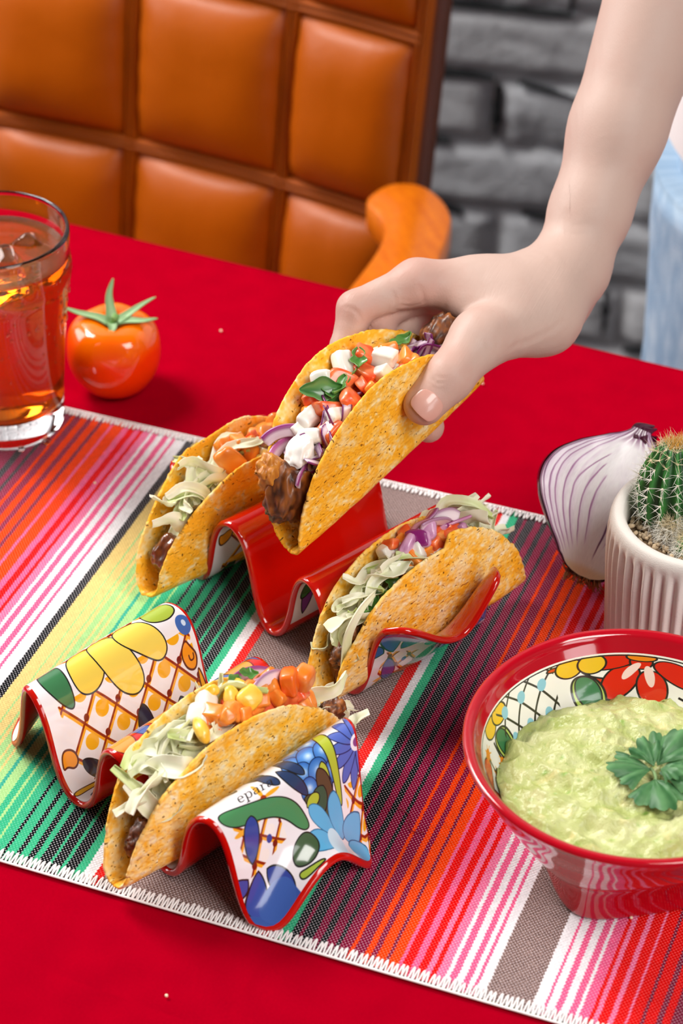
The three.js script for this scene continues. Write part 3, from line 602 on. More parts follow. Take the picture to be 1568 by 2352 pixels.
  const nn = view.addScaledVector(ax, -view.dot(ax)).normalize(), sd = V(0, 0, 0).crossVectors(ax, nn);
  const tip = b.clone().addScaledVector(ax, 0.0012);
  const r0 = 0.0110, nail = sheet(12, 12, (u, v) => {
    const th = (u - 0.5) * 2 * 0.78, w = 1 - 0.28 * Math.pow(Math.abs(2 * v - 1), 3), l = (v - 0.5) * 0.0125 * (1 - 0.16 * Math.pow(Math.abs(2 * u - 1), 2));
    const bow = -0.0016 * Math.pow(Math.max(0, v - 0.35) / 0.65, 2);
    return tip.clone().addScaledVector(ax, l).addScaledVector(nn, Math.cos(th * w) * r0 * 0.98 + bow).addScaledVector(sd, Math.sin(th * w) * r0 * 0.98);
  }, 0.0006);
  nail.translate(-person.position.x, 0, -person.position.z);
  part('thumbnail', nail, std(0xd6a092, 0.3, { clearcoat: 0.3 }), person, 'pink thumbnail');
}
{
  // jeans and shirt: closed cloth bodies round hips, legs and chest
  const denim = std(0xffffff, 0.85, { map: pixels(1024, 1024, (x, y) => { const f = tn(x / 90, y / 160, 11 | 0) * 0.5 + 0.5 * tn(x / 26, y / 44, 39), tw = 0.5 + 0.5 * Math.sin((x + y) * Math.PI / 2), wv = tn(x / 2, y / 5, 204); return mixc(mixc([108, 148, 190], [196, 216, 234], clamp(0.55 + f * 1.1 + wv * 0.5)), [235, 240, 245], tw * 0.12); }, { repeat: [1, 1] }), bumpScale: 0.0008, bumpMap: pixels(256, 256, (x, y) => 128 + 60 * Math.sin((x + y) * Math.PI / 4) + 60 * tn(x / 20, y / 20, 12), { srgb: false, repeat: [6, 6] }) });
  const white = std(0xf3f1f2, 0.85);
  const ringed = (rings, seg, extra) => grid(seg, rings.length - 1, (u, v, i, j) => { const [x, y, z, rx, rz] = rings[j], a = u * Math.PI * 2, k = extra ? extra(a, y) : 0; return V(x + Math.cos(a) * (rx + k), y, z + Math.sin(a) * (rz + k)); }, { closeU: true, flip: true, uv: (u, v, p) => [u * 2.4, p.y * 2.4] });
  const fold = (a, y) => 0.006 * fbm(Math.cos(a) * 2.2, y * 9, Math.sin(a) * 2.2, 3);
  const leg = (s) => { const r = []; for (let i = 0; i <= 30; i++) { const t = i / 30, y = lerp(0.06, 0.76, t); r.push([s * lerp(0.1, 0.088, t), y, 0, lerp(0.062, 0.092, Math.pow(t, 0.8)), lerp(0.068, 0.1, t)]); } r.push([s * 0.085, 0.76, 0, 0.001, 0.001]); r.unshift([s * 0.1, 0.06, 0, 0.05, 0.055]); return ringed(r, 40, fold); };
  const hips = []; for (let i = 0; i <= 16; i++) { const t = i / 16; hips.push([0, lerp(0.72, 0.95, t), 0, lerp(0.176, 0.15, Math.sqrt(t)), lerp(0.112, 0.085, Math.sqrt(t))]); }
  hips.unshift([0, 0.72, 0, 0.001, 0.001]); hips.push([0, 0.95, 0, 0.001, 0.001]);
  const jeans = new THREE.Group(); jeans.name = 'jeans'; person.add(jeans);
  part('hips', ringed(hips, 56, fold), denim, jeans);
  for (const s of [-1, 1]) part('trouser_leg', leg(s), denim, jeans);
  // shirt: hem dips towards the middle
  const shirt = grid(72, 34, (u, v) => {
    const a = u * Math.PI * 2, c = Math.cos(a), s = Math.sin(a), hem = 0.735 + 0.075 * Math.pow(Math.abs(c), 2.2), t = v, y = lerp(hem, 1.37, t);
    const k = t < 0.78 ? lerp(0.186, 0.172, t / 0.78) : lerp(0.172, 0.06, Math.pow((t - 0.78) / 0.22, 1.7)), kz = t < 0.78 ? lerp(0.134, 0.114, t / 0.78) : lerp(0.114, 0.055, (t - 0.78) / 0.22), f = 0.008 * fbm(c * 2.4, y * 5, s * 2.4, 3) * (1 - 0.6 * t);
    return V(c * (k + f), y, s * (kz + f));
  }, { closeU: true, flip: true });
  const sleeve = taperTube([V(-0.1, 1.325, 0.015), V(-0.15, 1.3, 0.04), V(-0.175, 1.235, 0.085)], [0.06, 0.064, 0.062], 16, 24);
  const sleeveR = taperTube([V(0.1, 1.325, 0.01), V(0.16, 1.3, 0.02), V(0.19, 1.2, 0.03)], [0.06, 0.064, 0.06], 16, 24);
  const sh = part('shirt', shirt, white, person, 'white shirt hanging loose over the jeans');
  part('sleeve', sleeve, white, sh); part('sleeve', sleeveR, white, sh);
}

// ---------------------------------------------------------------- taco holders: a waved sheet, red on one side, painted on the other
const HOLD = { p: 0.0615, amp: 0.0255, len: 0.092, th: 0.0034, end: 1.435 };
const wave = (q) => {                                   // q in periods -> [u, y] of the red-up wave (valley at 0)
  const f = q * Math.PI * 2;
  return [HOLD.p * q + 0.0021 * Math.sin(2 * f), HOLD.amp * (1 - Math.cos(f))];
};
function holderPoint(s, t) {                            // s -1..1 across the wave, t 0 (near) .. 1
  const a = Math.abs(s), sg = Math.sign(s) || 1;
  let u, y, q;
  if (a < 2 / 3) { q = a * 1.5; [u, y] = wave(q); }
  else {                                                // the last wall flares outward to a scalloped lip between two corners
    const r = (a - 2 / 3) * 3, k = Math.pow(clamp(1 - Math.abs(t - 0.48) / 0.46), 0.8), he = 0.0565 - 0.0245 * k * k * (3 - 2 * k) - 0.006 * Math.pow(Math.abs(2 * t - 1), 6), m = 1 - r, ue = 0.0945 - 0.011 * Math.pow(Math.abs(2 * t - 1), 9);
    u = m * m * m * 0.0615 + 3 * m * m * r * 0.0735 + 3 * m * r * r * 0.0715 + r * r * r * ue;
    y = 3 * m * r * r * 0.86 * he + r * r * r * he;
    q = 1 + 0.45 * r;
  }
  const w = sst(0.052, 0.094, u), tt = t > 0.5 ? 0.5 + (t - 0.5) * (1 - 0.34 * w) : 0.5 + (t - 0.5) * (1 - 0.10 * w);
  return V(sg * u, y, HOLD.len / 2 - tt * HOLD.len + 0.0012 * Math.sin(q * 6.283) * (2 * t - 1));
}
const redGlaze = std(0xc01003, 0.12, { clearcoat: 0.6, clearcoatRoughness: 0.04 });
// the painted tile decoration: x runs over the wave (six slopes), y along the sheet, near edge at the bottom
const S6 = 2048 / 6, PH = 544;
M.talavera = std(0xffffff, 0.14, {
  clearcoat: 0.6, clearcoatRoughness: 0.04,
  map: drawn(2048, PH, (c) => {
    // px(k, d, t): slope k (0..5), d down that slope 0..1 in the x sense, t from near 0 to far 1
    const X = (k, d) => (k + d) * S6, Y = (t) => PH * (1 - t), ink = '#23211f';
    c.fillStyle = '#f1edf1'; c.fillRect(0, 0, 2048, PH);
    const path = (pts, fill, line = ink, lw = 4, closed = true) => {
      c.beginPath();
      const P = pts.map(([k, d, t]) => [X(k, d), Y(t)]), n = P.length;
      const m = (a, b) => [(a[0] + b[0]) / 2, (a[1] + b[1]) / 2];
      if (closed) { const s = m(P[n - 1], P[0]); c.moveTo(...s); for (let i = 0; i < n; i++) { const e = m(P[i], P[(i + 1) % n]); c.quadraticCurveTo(...P[i], ...e); } c.closePath(); }
      else { c.moveTo(...P[0]); for (let i = 1; i < n - 1; i++) { const e = m(P[i], P[i + 1]); c.quadraticCurveTo(...P[i], ...e); } c.lineTo(...P[n - 1]); }
      if (fill) { c.fillStyle = fill; c.fill(); }
      if (lw) { c.strokeStyle = line; c.lineWidth = lw; c.lineJoin = 'round'; c.lineCap = 'round'; c.stroke(); }
    };
    const petal = (k, d, t, len, wid, ang, fill, line = ink, lw = 4) => {   // len, wid in texels; angle 0 points down the slope
      c.save(); c.translate(X(k, d), Y(t)); c.rotate(ang); c.beginPath(); c.moveTo(0, 0); c.bezierCurveTo(len * 0.2, -wid, len * 0.9, -wid, len, 0); c.bezierCurveTo(len * 0.9, wid, len * 0.2, wid, 0, 0);
      c.fillStyle = fill; c.fill(); if (lw) { c.strokeStyle = line; c.lineWidth = lw; c.stroke(); } c.restore();
    };
    const dot = (k, d, t, rx, ry, fill, ang = 0) => { c.fillStyle = fill; c.beginPath(); c.ellipse(X(k, d), Y(t), rx, ry, ang, 0, 7); c.fill(); };
    const lattice = (k, d0, d1, t0, t1, step, yellow = '#f2b01c') => {
      c.save(); c.beginPath(); c.rect(X(k, d0), Y(t1), X(k, d1) - X(k, d0), Y(t0) - Y(t1)); c.clip();
      const x0 = X(k, d0), y0 = Y(t1), w = X(k, d1) - x0, h = Y(t0) - y0, n = Math.ceil((w + h) / step) + 1;
      for (const [col, lw, off] of [['#f4ab24', 13, 5], ['#8e2a0d', 6, 0]]) { c.strokeStyle = col; c.lineWidth = lw; for (let i = -n; i <= n; i++) for (const s of [-1, 1]) { c.beginPath(); c.moveTo(x0 + i * step + off, s > 0 ? y0 : y0 + h); c.lineTo(x0 + i * step + h + off, s > 0 ? y0 + h : y0); c.stroke(); } }
      for (let i = -n; i <= n; i++) for (let j = -1; j <= n; j++) { const x = x0 + i * step + (j % 2 ? step / 2 : 0), y = y0 + j * step / 2; c.fillStyle = '#7c1d0c'; c.beginPath(); c.arc(x + (h % step) * 0, y, 9, 0, 7); c.fill(); c.fillStyle = yellow; c.beginPath(); c.ellipse(x + step / 2, y, step * 0.17, step * 0.2, 0.3, 0, 7); c.fill(); }
      c.restore();
    };
    const flower = (k, d, t, n, len, wid, fill, core) => { for (let i = 0; i < n; i++) petal(k, d, t, len, wid, i * 6.283 / n + 0.3, fill, '#2c2a5a', 3); dot(k, d, t, len * 0.22, len * 0.22, '#f4eef6'); dot(k, d, t, len * 0.12, len * 0.12, core); };
    // slope 0: outer left wall
    c.fillStyle = '#dfe5ee'; for (let i = 0; i < 5; i++) petal(0, 0.15, 0.12 + i * 0.19, 150, 36, 0.2, i % 2 ? '#3c63b4' : '#2c4a95');
    lattice(0, 0.55, 0.95, 0.05, 0.95, 80);
    // slope 1: the open yellow side
    lattice(1, 0.24, 0.86, 0.08, 0.97, 116);
    path([[0, 0.85, 0.30], [1, 0.02, 0.22], [1, 0.26, 0.22], [1, 0.30, 0.34], [1, 0.16, 0.44], [0, 0.9, 0.42]], '#f0d254');
    path([[0, 0.85, 0.42], [1, 0.05, 0.38], [1, 0.36, 0.44], [1, 0.48, 0.56], [1, 0.40, 0.64], [1, 0.12, 0.60], [0, 0.9, 0.56]], '#f3d75c');
    path([[0, 0.88, 0.60], [1, 0.06, 0.55], [1, 0.28, 0.68], [1, 0.36, 0.76], [1, 0.28, 0.83], [1, 0.06, 0.80], [0, 0.92, 0.74]], '#f3d75c');
    path([[0, 0.8, 0.10], [1, 0.0, 0.04], [1, 0.24, 0.10], [1, 0.34, 0.18], [1, 0.10, 0.2], [0, 0.86, 0.2]], '#3f7a4f');
    path([[0, 0.85, 0.82], [1, 0.04, 0.78], [1, 0.12, 0.90], [1, 0.05, 1.0], [0, 0.85, 0.96]], '#a9bd45');
    dot(1, 0.2, 0.96, 28, 24, '#4169b4'); dot(1, 0.19, 0.965, 9, 7, '#cfe0f6');
    path([[1, 0.30, 0.93], [1, 0.38, 0.88], [1, 0.50, 0.90], [1, 0.54, 0.96], [1, 0.44, 0.985], [1, 0.36, 0.95]], '#f39a1d', '#5d2713', 5);
    path([[1, 0.5, 0.97], [1, 0.64, 1.0], [1, 0.9, 1.0], [1, 0.9, 0.96], [1, 0.66, 0.965]], '#f7b021', '#5d2713', 4);
    path([[1, 0.42, 0.93], [1, 0.46, 0.93], [1, 0.46, 0.96], [1, 0.42, 0.96]], null, '#5d2713', 4, false);
    path([[1, 0.52, 0.03], [1, 0.55, 0.10], [1, 0.64, 0.12], [1, 0.69, 0.08], [1, 0.64, 0.04], [1, 0.66, 0.01]], '#f39a1d', '#5d2713', 5);
    petal(1, 0.98, 0.56, 150, 38, Math.PI + 0.05, '#232a44'); petal(1, 1.0, 0.70, 90, 30, Math.PI + 0.25, '#2a2338'); petal(1, 0.99, 0.40, 100, 30, Math.PI - 0.2, '#2b2238'); petal(1, 1.02, 0.3, 150, 34, -2.2 + Math.PI * 1.5, '#1f2434'); petal(1, 1.0, 0.82, 120, 30, Math.PI, '#31407a');
    path([[1, 0.86, 0.0], [1, 0.88, 0.12], [1, 0.92, 0.25], [1, 0.96, 0.25], [1, 0.93, 0.1], [1, 0.93, 0.0]], '#f0b82e', '#54260f', 4);
    path([[1, 0.99, 0.1], [2, 0.04, 0.05], [2, 0.08, 0.12], [2, 0.03, 0.18]], '#c78ab4');
    // slopes 2 and 3 meet at the middle ridge: red with orange and blue
    c.fillStyle = '#d4231a'; c.fillRect(X(2, 0.72), 0, S6 * 0.62, PH);
    for (const t of [0.08, 0.36, 0.64, 0.9]) { path([[2, 0.74, t - 0.08], [2, 0.95, t - 0.1], [3, 0.12, t - 0.04], [3, 0.04, t + 0.05], [2, 0.8, t + 0.06]], '#ef9a45', '#7b2116', 4); path([[2, 0.7, t + 0.07], [2, 0.94, t + 0.08], [3, 0.1, t + 0.14], [3, 0.02, t + 0.18], [2, 0.76, t + 0.14]], '#4f68ad', '#26305f', 4); }
    lattice(2, 0.15, 0.62, 0.05, 0.95, 84);
    for (let i = 0; i < 6; i++) petal(3, 0.4, 0.08 + 0.17 * i, 170, 34, (i % 2) * 0.3 - 0.1, ['#7e3f8e', '#3c7a45', '#c23a8a'][i % 3]);
    path([[3, 0.5, 0.02], [3, 0.7, 0.2], [3, 0.95, 0.3], [3, 1, 0.2], [3, 0.8, 0.05]], '#3d6c35');
    // slope 4: petals and lattice
    lattice(4, 0.1, 0.5, 0.05, 0.6, 84);
    for (const [d, t, l, w, a] of [[0.72, 0.3, 110, 26, 0.5], [0.7, 0.5, 150, 34, 0.7], [0.6, 0.15, 120, 28, 0.4]]) petal(4, d, t, l, w, -a, '#4a4038');
    for (let i = 0; i < 4; i++) dot(4, 0.6 + 0.1 * (i % 2), 0.7 + 0.07 * i, 34, 26, '#3f74c4');
    // slope 5: leaves, berries, blossoms
    lattice(5, 0.2, 0.62, 0.06, 0.34, 84, '#f6efe9'); lattice(5, 0.45, 1.0, 0.86, 1.0, 84, '#f2b21e');
    flower(5, 0.20, 1.0, 13, 112, 24, '#5b6fc4', '#8a4a8a');
    for (const [d, t] of [[0.16, 0.50], [0.30, 0.36]]) for (const a of [0, 1.57, 3.14, 4.71]) petal(5, d, t - 0.2, 62, 10, a, '#f3ad2a', '#f3ad2a', 0);
    dot(5, 0.16, 0.3, 10, 10, '#a83a12');
    const berry = (d, t, r) => { c.save(); c.translate(X(5, d), Y(t)); const g = c.createRadialGradient(-r * 0.2, -r * 0.1, 2, 0, 0, r * 1.2); g.addColorStop(0, '#cfe4f8'); g.addColorStop(0.35, '#5b94da'); g.addColorStop(1, '#2c5aa8'); c.fillStyle = g; c.strokeStyle = '#16213f'; c.lineWidth = 3; c.beginPath(); c.ellipse(0, 0, r * 1.15, r * 0.9, 0.3, 0, 7); c.fill(); c.stroke(); c.restore(); };
    c.fillStyle = '#1d2a4a'; c.beginPath(); c.ellipse(X(5, 0.22), Y(0.66), 130, 70, 0, 0, 7); c.fill();
    for (const [d, t, r] of [[-0.1, 0.62, 38], [-0.06, 0.72, 38], [0.06, 0.55, 38], [0.08, 0.66, 42], [0.1, 0.76, 36], [0.2, 0.58, 40], [0.26, 0.68, 44], [0.3, 0.78, 30], [0.38, 0.58, 40], [0.42, 0.70, 38], [0.54, 0.60, 36], [0.56, 0.72, 34], [0.66, 0.58, 28], [0.72, 0.66, 24]]) berry(d, t, r);
    path([[4, 0.85, 0.76], [4, 0.9, 0.84], [5, 0.2, 0.835], [5, 0.56, 0.83], [5, 0.6, 0.79], [5, 0.3, 0.775]], '#b6c23f');
    petal(5, 0.56, 0.70, 130, 30, Math.PI + 0.1, '#b8c445'); petal(5, 0.66, 0.72, 150, 40, Math.PI - 0.12, '#5d4a35'); petal(5, 0.70, 0.74, 150, 40, Math.PI - 0.9, '#4e5636');
    petal(5, 0.64, 0.56, 110, 44, Math.PI + 0.7, '#3d5a44'); petal(5, 0.52, 0.52, 70, 26, Math.PI + 1.2, '#b3c03e');
    for (const [d, t, a, l] of [[0.84, 0.66, 2.6, 130], [0.86, 0.70, 3.4, 140], [0.9, 0.62, 1.9, 120], [0.84, 0.74, 4.3, 130], [0.9, 0.74, 4.9, 120]]) petal(5, d, t, l, 46, a, '#62b4e2', '#24648f', 3);
    dot(5, 0.9, 0.62, 50, 34, '#cde8f6', 0.5);
    path([[5, 0.03, 0.03], [5, 0.09, 0.16], [5, 0.20, 0.36], [5, 0.40, 0.47], [5, 0.68, 0.50], [5, 0.70, 0.44], [5, 0.44, 0.36], [5, 0.31, 0.24], [5, 0.24, 0.08], [5, 0.14, 0.015]], '#4f8f5c');
    path([[5, 0.68, 0.46], [5, 0.72, 0.34], [5, 0.86, 0.30], [5, 0.95, 0.40], [5, 0.86, 0.50]], '#46603f');
    path([[5, 0.9, 0.30], [5, 0.94, 0.36], [5, 0.98, 0.46], [5, 1.0, 0.44], [5, 0.98, 0.3]], '#a9c043');
    petal(5, 0.55, 0.10, 120, 36, Math.PI + 0.4, '#37489c'); petal(5, 0.62, 0.12, 120, 40, 0.5, '#3d50a6'); petal(5, 0.66, 0.17, 110, 38, -0.4, '#34459a'); petal(5, 0.62, 0.05, 110, 34, 1.1, '#3d50a6');
    c.fillStyle = '#3a5aa6'; c.fillRect(X(5, 0.9), Y(0.26), S6 * 0.1, PH * 0.26); dot(5, 0.9, 0.15, 46, 60, '#3f60ad'); dot(5, 0.5, 0.24, 11, 10, '#33479b');
    for (const [d, t, l, w, a] of [[0.0, 0.46, 150, 28, 0.35], [-0.12, 0.5, 120, 24, 0.4], [-0.1, 0.36, 90, 22, 0.4]]) petal(5, d, t, l, w, -a, '#2f3f63');
    c.save(); c.translate(X(5, 0.085), Y(0.285)); c.rotate(-Math.PI / 2 + 0.12); c.transform(-1, 0, 0, 1, 0, 0); c.transform(-1, 0, 0, 1, 0, 0); c.fillStyle = '#2c2521'; c.font = 'italic 46px serif'; c.textAlign = 'center'; c.fillText('epara', 0, 0); c.restore();
  }, { clamp: true }),
});
function makeHolder(label, pos, turn, flipped) {
  const t = thing('taco_holder', label, 'taco holder', pos);
  t.rotation.y = turn;
  const body = new THREE.Group(); body.name = 'red_sheet';
  const off = HOLD.th, lift = off / 2;
  const sh = sheet(180, 30, (u, v) => holderPoint(2 * u - 1, v).add(V(0, lift, 0)), HOLD.th);
  // painted side: the underside of the red-up sheet, drawn on a thin glaze of its own
  const skin = grid(180, 30, (u, v) => {
    const e = 1e-3, f = (a, b) => holderPoint(2 * clamp(a) - 1, clamp(b, 0, 1)).add(V(0, lift, 0)), vv = lerp(0.012, 0.988, v), uu = lerp(0.004, 0.996, u);
    const n = f(uu + e, vv).sub(f(uu - e, vv)).cross(f(uu, vv + e).sub(f(uu, vv - e))).normalize();
    return f(uu, vv).addScaledVector(n, -(off / 2 + 0.00012));
  }, { flip: true, uv: (u, v) => [flipped ? 1 - u : u, v] });
  if (flipped) { const m = new THREE.Matrix4().makeRotationZ(Math.PI), l = new THREE.Matrix4().makeTranslation(0, HOLD.amp * 2 + HOLD.th, 0); for (const g of [sh, skin]) { g.applyMatrix4(m); g.applyMatrix4(l); } }
  part('red_sheet', sh, redGlaze, t);
  part('painted_side', skin, M.talavera, t, 'side painted with flowers, berries, leaves and lattice');
  return t;
}
const H1 = makeHolder('glossy red wavy taco holder with its red side up, under the lifted taco', [-0.002, RUN.y + 0.0006, -0.9843], -49 * D2R, false);
const H2 = makeHolder('wavy taco holder with its painted flower side up, near the front edge', [-0.070, RUN.y + 0.0006, -0.8384], -44.8 * D2R, true);

// ---------------------------------------------------------------- tacos
// local axes of a taco: x along the fold, y up from the fold, z towards its front wall
const shellTex = (seed, pale) => pixels(768, 768, (x, y) => {
  const u = x / 768, v = y / 768, a = fbm(u * 9 + seed, v * 9, seed, 3), b = n3(u * 70 + seed, v * 70, 2), c2 = n3(u * 26 + seed, v * 26, 7), toast = fbm(u * 4 + seed * 3, v * 4, 9, 3);
  let c = mixc(hex('#ffb528'), hex('#ffdf9a'), clamp(pale + a * 1.5 + b * 0.55 + c2 * 0.7));
  c = mixc(c, hex('#fbebc4'), clamp((b * 0.8 + c2 * 0.6 - 0.28) * 2.2 * (0.5 + pale)));
  c = mixc(c, hex('#ee9a20'), clamp((toast - 0.08) * 1.5));
  const s = n3(u * 55 + seed * 2, v * 120, 13), s2 = n3(u * 120, v * 60 + seed, 17);
  if (s > 0.66 || s2 > 0.68) c = mixc(c, hex('#4a2a0c'), 0.85); else if (s > 0.57 || s2 > 0.61) c = mixc(c, hex('#8a5418'), 0.6);
  return c;
});
const shellBump = pixels(768, 768, (x, y) => { const u = x / 768, v = y / 768; return 128 + 110 * fbm(u * 26, v * 26, 1, 4) + 30 * n3(u * 110, v * 110, 3) - 90 * sst(0.45, 0.6, n3(u * 60, v * 60, 8)); }, { srgb: false });
const shellMat = [0, 1].map((i) => std(0xffffff, 0.52, { map: shellTex(i * 5 + 2, i ? 0.6 : 0.25), bumpMap: shellBump, bumpScale: 0.0015, specularIntensity: 0.4 }));
const foodMat = {};
const vc = (o = {}, rough = 0.35) => std(0xffffff, rough, { vertexColors: true, ...o });
foodMat.veg = vc({ clearcoat: 0.35, clearcoatRoughness: 0.12 }, 0.32);
foodMat.leaf = vc({ transmission: 0.3, thickness: 0 }, 0.55);
foodMat.meat = vc({ clearcoat: 0.25, clearcoatRoughness: 0.25 }, 0.5);
foodMat.cream = std(0xf4f1ea, 0.3, { clearcoat: 0.3 });
const lin = (h) => { const c = new THREE.Color(h); return [c.r, c.g, c.b]; };
const PAL = { tomato: lin('#e8481c'), tomatoIn: lin('#f28a4e'), orange: lin('#f07a14'), onion: lin('#f3efe8'), onionP: lin('#d9a3c6'), purple: lin('#8a1f70'), lettuce: lin('#fdfbe8'), lettuceG: lin('#d9e696'), leafG: lin('#2f6f2c'), corn: lin('#f7bd25'), meat: lin('#6b3210'), meatD: lin('#2e1405'), meatR: lin('#a8621f'), crust: lin('#c47a22') };
const pool = {};                                         // alike pieces share a few geometries
function pooled(kind, i, make) { const l = (pool[kind] ??= []); return (l[i] ??= make(i)); }
const dice = (kind, i) => pooled(kind, i % 6, (k) => {
  const s = [0.0105, 0.0088, 0.0118][k % 3], t = [0.0066, 0.0082, 0.0058][k % 3], w = [0.0082, 0.0070, 0.0096][(k + 1) % 3];
  const base = { tomato: [PAL.tomato, PAL.tomatoIn], orange: [PAL.orange, lin('#f5a24a')], onion: [PAL.onion, lin('#e6dfd2')], purple: [PAL.onionP, PAL.purple], corn: [PAL.corn, lin('#fbdc6a')] }[kind];
  return chunk(s, t, w, k * 3.7 + kind.length, { seg: 6, power: kind === 'corn' ? 2.6 : 7, rough: kind === 'onion' ? 0.09 : 0.13, skew: 0.42, freq: 1.3, color: (x, y, z) => mixc(base[0], base[1], clamp(0.45 + 0.8 * n3(x * 1.4 + k, y * 1.4, z * 1.4) + (kind === 'purple' ? (y > 0.6 ? 0.8 : -0.3) : 0))) });
});
const shred = (i) => pooled('lettuce', i % 10, (k) => {
  const r = rng(k + 40), L = 0.024 + r() * 0.016, w = 0.0048 + r() * 0.005, pts = [...Array(5)].map((_, j) => V((j / 4 - 0.5) * L, 0.004 * Math.sin(j * 1.7 + k) + (r() - 0.5) * 0.005, (r() - 0.5) * 0.010 + 0.006 * Math.sin(j * 1.1 + k)));
  return ribbon(pts, (v) => w * (0.55 + 0.45 * Math.sin(Math.PI * clamp(v * 0.9 + 0.08))), 0.0005, { nu: 6, nv: 18, cup: 0.3, twist: (v) => (v - 0.5) * (r.t ??= (k % 2 ? 1.6 : -1.2)), wave: (u, v) => 0.0028 * fbm(u * 2.2 + k * 3, v * 4, k, 3), color: (u, v) => mixc(PAL.lettuce, PAL.lettuceG, clamp(0.06 + 0.7 * Math.pow(v, 3) * (k % 3 === 0 ? 1.3 : 0.5) + 0.45 * n3(u * 3, v * 5, k))) });
});
const cabbage = (i) => pooled('cabbage', i % 8, (k) => {
  const r = rng(k + 140), L = 0.022 + r() * 0.014, pts = [...Array(5)].map((_, j) => V((j / 4 - 0.5) * L, 0.005 * Math.sin(j * 1.9 + k * 2) + (r() - 0.5) * 0.004, 0.005 * Math.cos(j * 1.5 + k)));
  return ribbon(pts, 0.0036 + r() * 0.002, 0.001, { nu: 6, nv: 18, twist: (v) => (v - 0.5) * (k % 2 ? 2 : -1.4), color: (u, v, s) => mixc(lin('#ecd9ea'), lin('#6e1460'), s === 0 ? 1 : clamp(Math.pow(Math.abs(2 * u - 1), 3) * 1.3 + 0.35 * n3(u * 4, v * 9, k) + (k % 3 === 0 ? 0.5 : 0.0))) });
});
const onionStrip = (i) => pooled('onion_strip', i % 5, (k) => {
  const pts = [...Array(5)].map((_, j) => { const a = (j / 4 - 0.5) * 2.1; return V(0.011 * Math.sin(a), 0.006 * Math.cos(a), (k - 2) * 0.0006 * j); });
  return ribbon(pts, 0.0052, 0.0017, { nu: 4, nv: 14, n: V(0, 0, 1), color: (u, v, s) => mixc(lin('#f2e3e6'), k % 2 ? lin('#b04a8c') : lin('#8a1f70'), clamp((s < 0 ? 0.75 : 0.12) * (u < 0.3 ? 1.2 : 0.5) + (u < 0.12 ? 0.6 : 0))) });
});
const herb = (i) => pooled('herb', i % 4, (k) => sheet(10, 10, (u, v) => { const x = 2 * u - 1, y = v, lob = 0.55 + 0.45 * Math.abs(Math.cos(y * 7 + k)), w = Math.sin(Math.PI * clamp(0.06 + y * 0.9)) * lob; return V(x * w * 0.0042, 0.0012 * Math.sin(y * 4 + k) + 0.0014 * x * x, (y - 0.5) * 0.011); }, 0.0004, { color: (u, v) => mixc(PAL.leafG, lin('#6fa24a'), clamp(0.3 + Math.abs(2 * u - 1) * 0.3 + 0.4 * n3(u * 4, v * 4, k))) }));
const meatChunk = (sx, sy, sz, seed, light = 0) => chunk(sx, sy, sz, seed, { seg: 16, power: 2.5, rough: 0.22, freq: 3.2, skew: 0.3, color: (x, y, z, k) => { const n = fbm(x * 3.5 + seed, y * 3.5, z * 3.5, 4); return mixc(mixc(PAL.meatD, PAL.meat, clamp(0.55 + n * 1.6)), PAL.meatR, clamp((n * 1.8 + light + (k - 1) * 2) * 0.9)); } });

function tacoShape(o) {                                  // the folded disc
  const R = o.R ?? 0.0745, r = o.r ?? 0.0095, tb = (o.back ?? 15) * D2R, tf = (o.front ?? 15) * D2R, th = 0.0017, seed = o.seed ?? 1;
  const bend = (q, s) => {                               // flat place -> folded place
    const front = s > 0, t = front ? tf : tb, a = Math.abs(s), La = r * (Math.PI / 2 - t), e = clamp(Math.abs(q) / R);
    let y, z;
    if (a < La) { const g = a / r; z = r * Math.sin(g); y = r * (1 - Math.cos(g)); }
    else { const x = a - La; z = r * Math.cos(t) + x * Math.sin(t) + (o.bow ?? 0.05) * x * (1 - x / 0.075); y = r * (1 - Math.sin(t)) + x * Math.cos(t); }
    z *= 1 - (o.pinch ?? 0.18) * e * e * e;
    y += (o.sag ?? 0.35) * q * q * 1.0 * (a < 0.02 ? 1 : 1) * 0.9 + 0.0006 * fbm(q * 90 + seed, s * 90, seed, 3);
    z += 0.0016 * fbm(q * 28 + seed * 3, s * 28, 4, 3);
    return V(q, y, (front ? 1 : -1) * z);
  };
  const rim = (th0, s) => { let k = 1 + 0.02 * n3(Math.cos(th0) * 3 + seed, Math.sin(th0) * 3, seed) + 0.008 * n3(Math.cos(th0) * 24, Math.sin(th0) * 24, seed) + 0.005 * n3(Math.cos(th0) * 70, Math.sin(th0) * 70, seed); if (o.rim) k *= o.rim(Math.cos(th0), Math.sin(th0)); return k; };
  const flat = (u, v) => { const x = 2 * u - 1, y = 2 * v - 1, a = x * Math.sqrt(1 - y * y / 2), b = y * Math.sqrt(1 - x * x / 2), l = Math.hypot(a, b), t = Math.atan2(b, a), k = lerp(1, rim(t, b), l * l * l); return [a * R * k, b * R * k]; };
  const shell = sheet(90, 90, (u, v) => bend(...flat(u, v)), th, { uv: (u, v) => { const [q, s] = flat(u, v); return [q / 0.16 + 0.5 + seed * 0.13, s / 0.16 + 0.5 + seed * 0.29]; } });
  const topAt = (q, front) => { const s = Math.sqrt(Math.max(0, R * R - q * q)); return bend(q, front ? s : -s); };
  const zAt = (q, y, front) => { let a = 0; for (let i = 0; i < 40; i++) { a = i * 0.002; if (bend(q, front ? a : -a).y > y) break; } return bend(q, front ? a : -a).z; };
  return { shell, topAt, zAt, R };
}
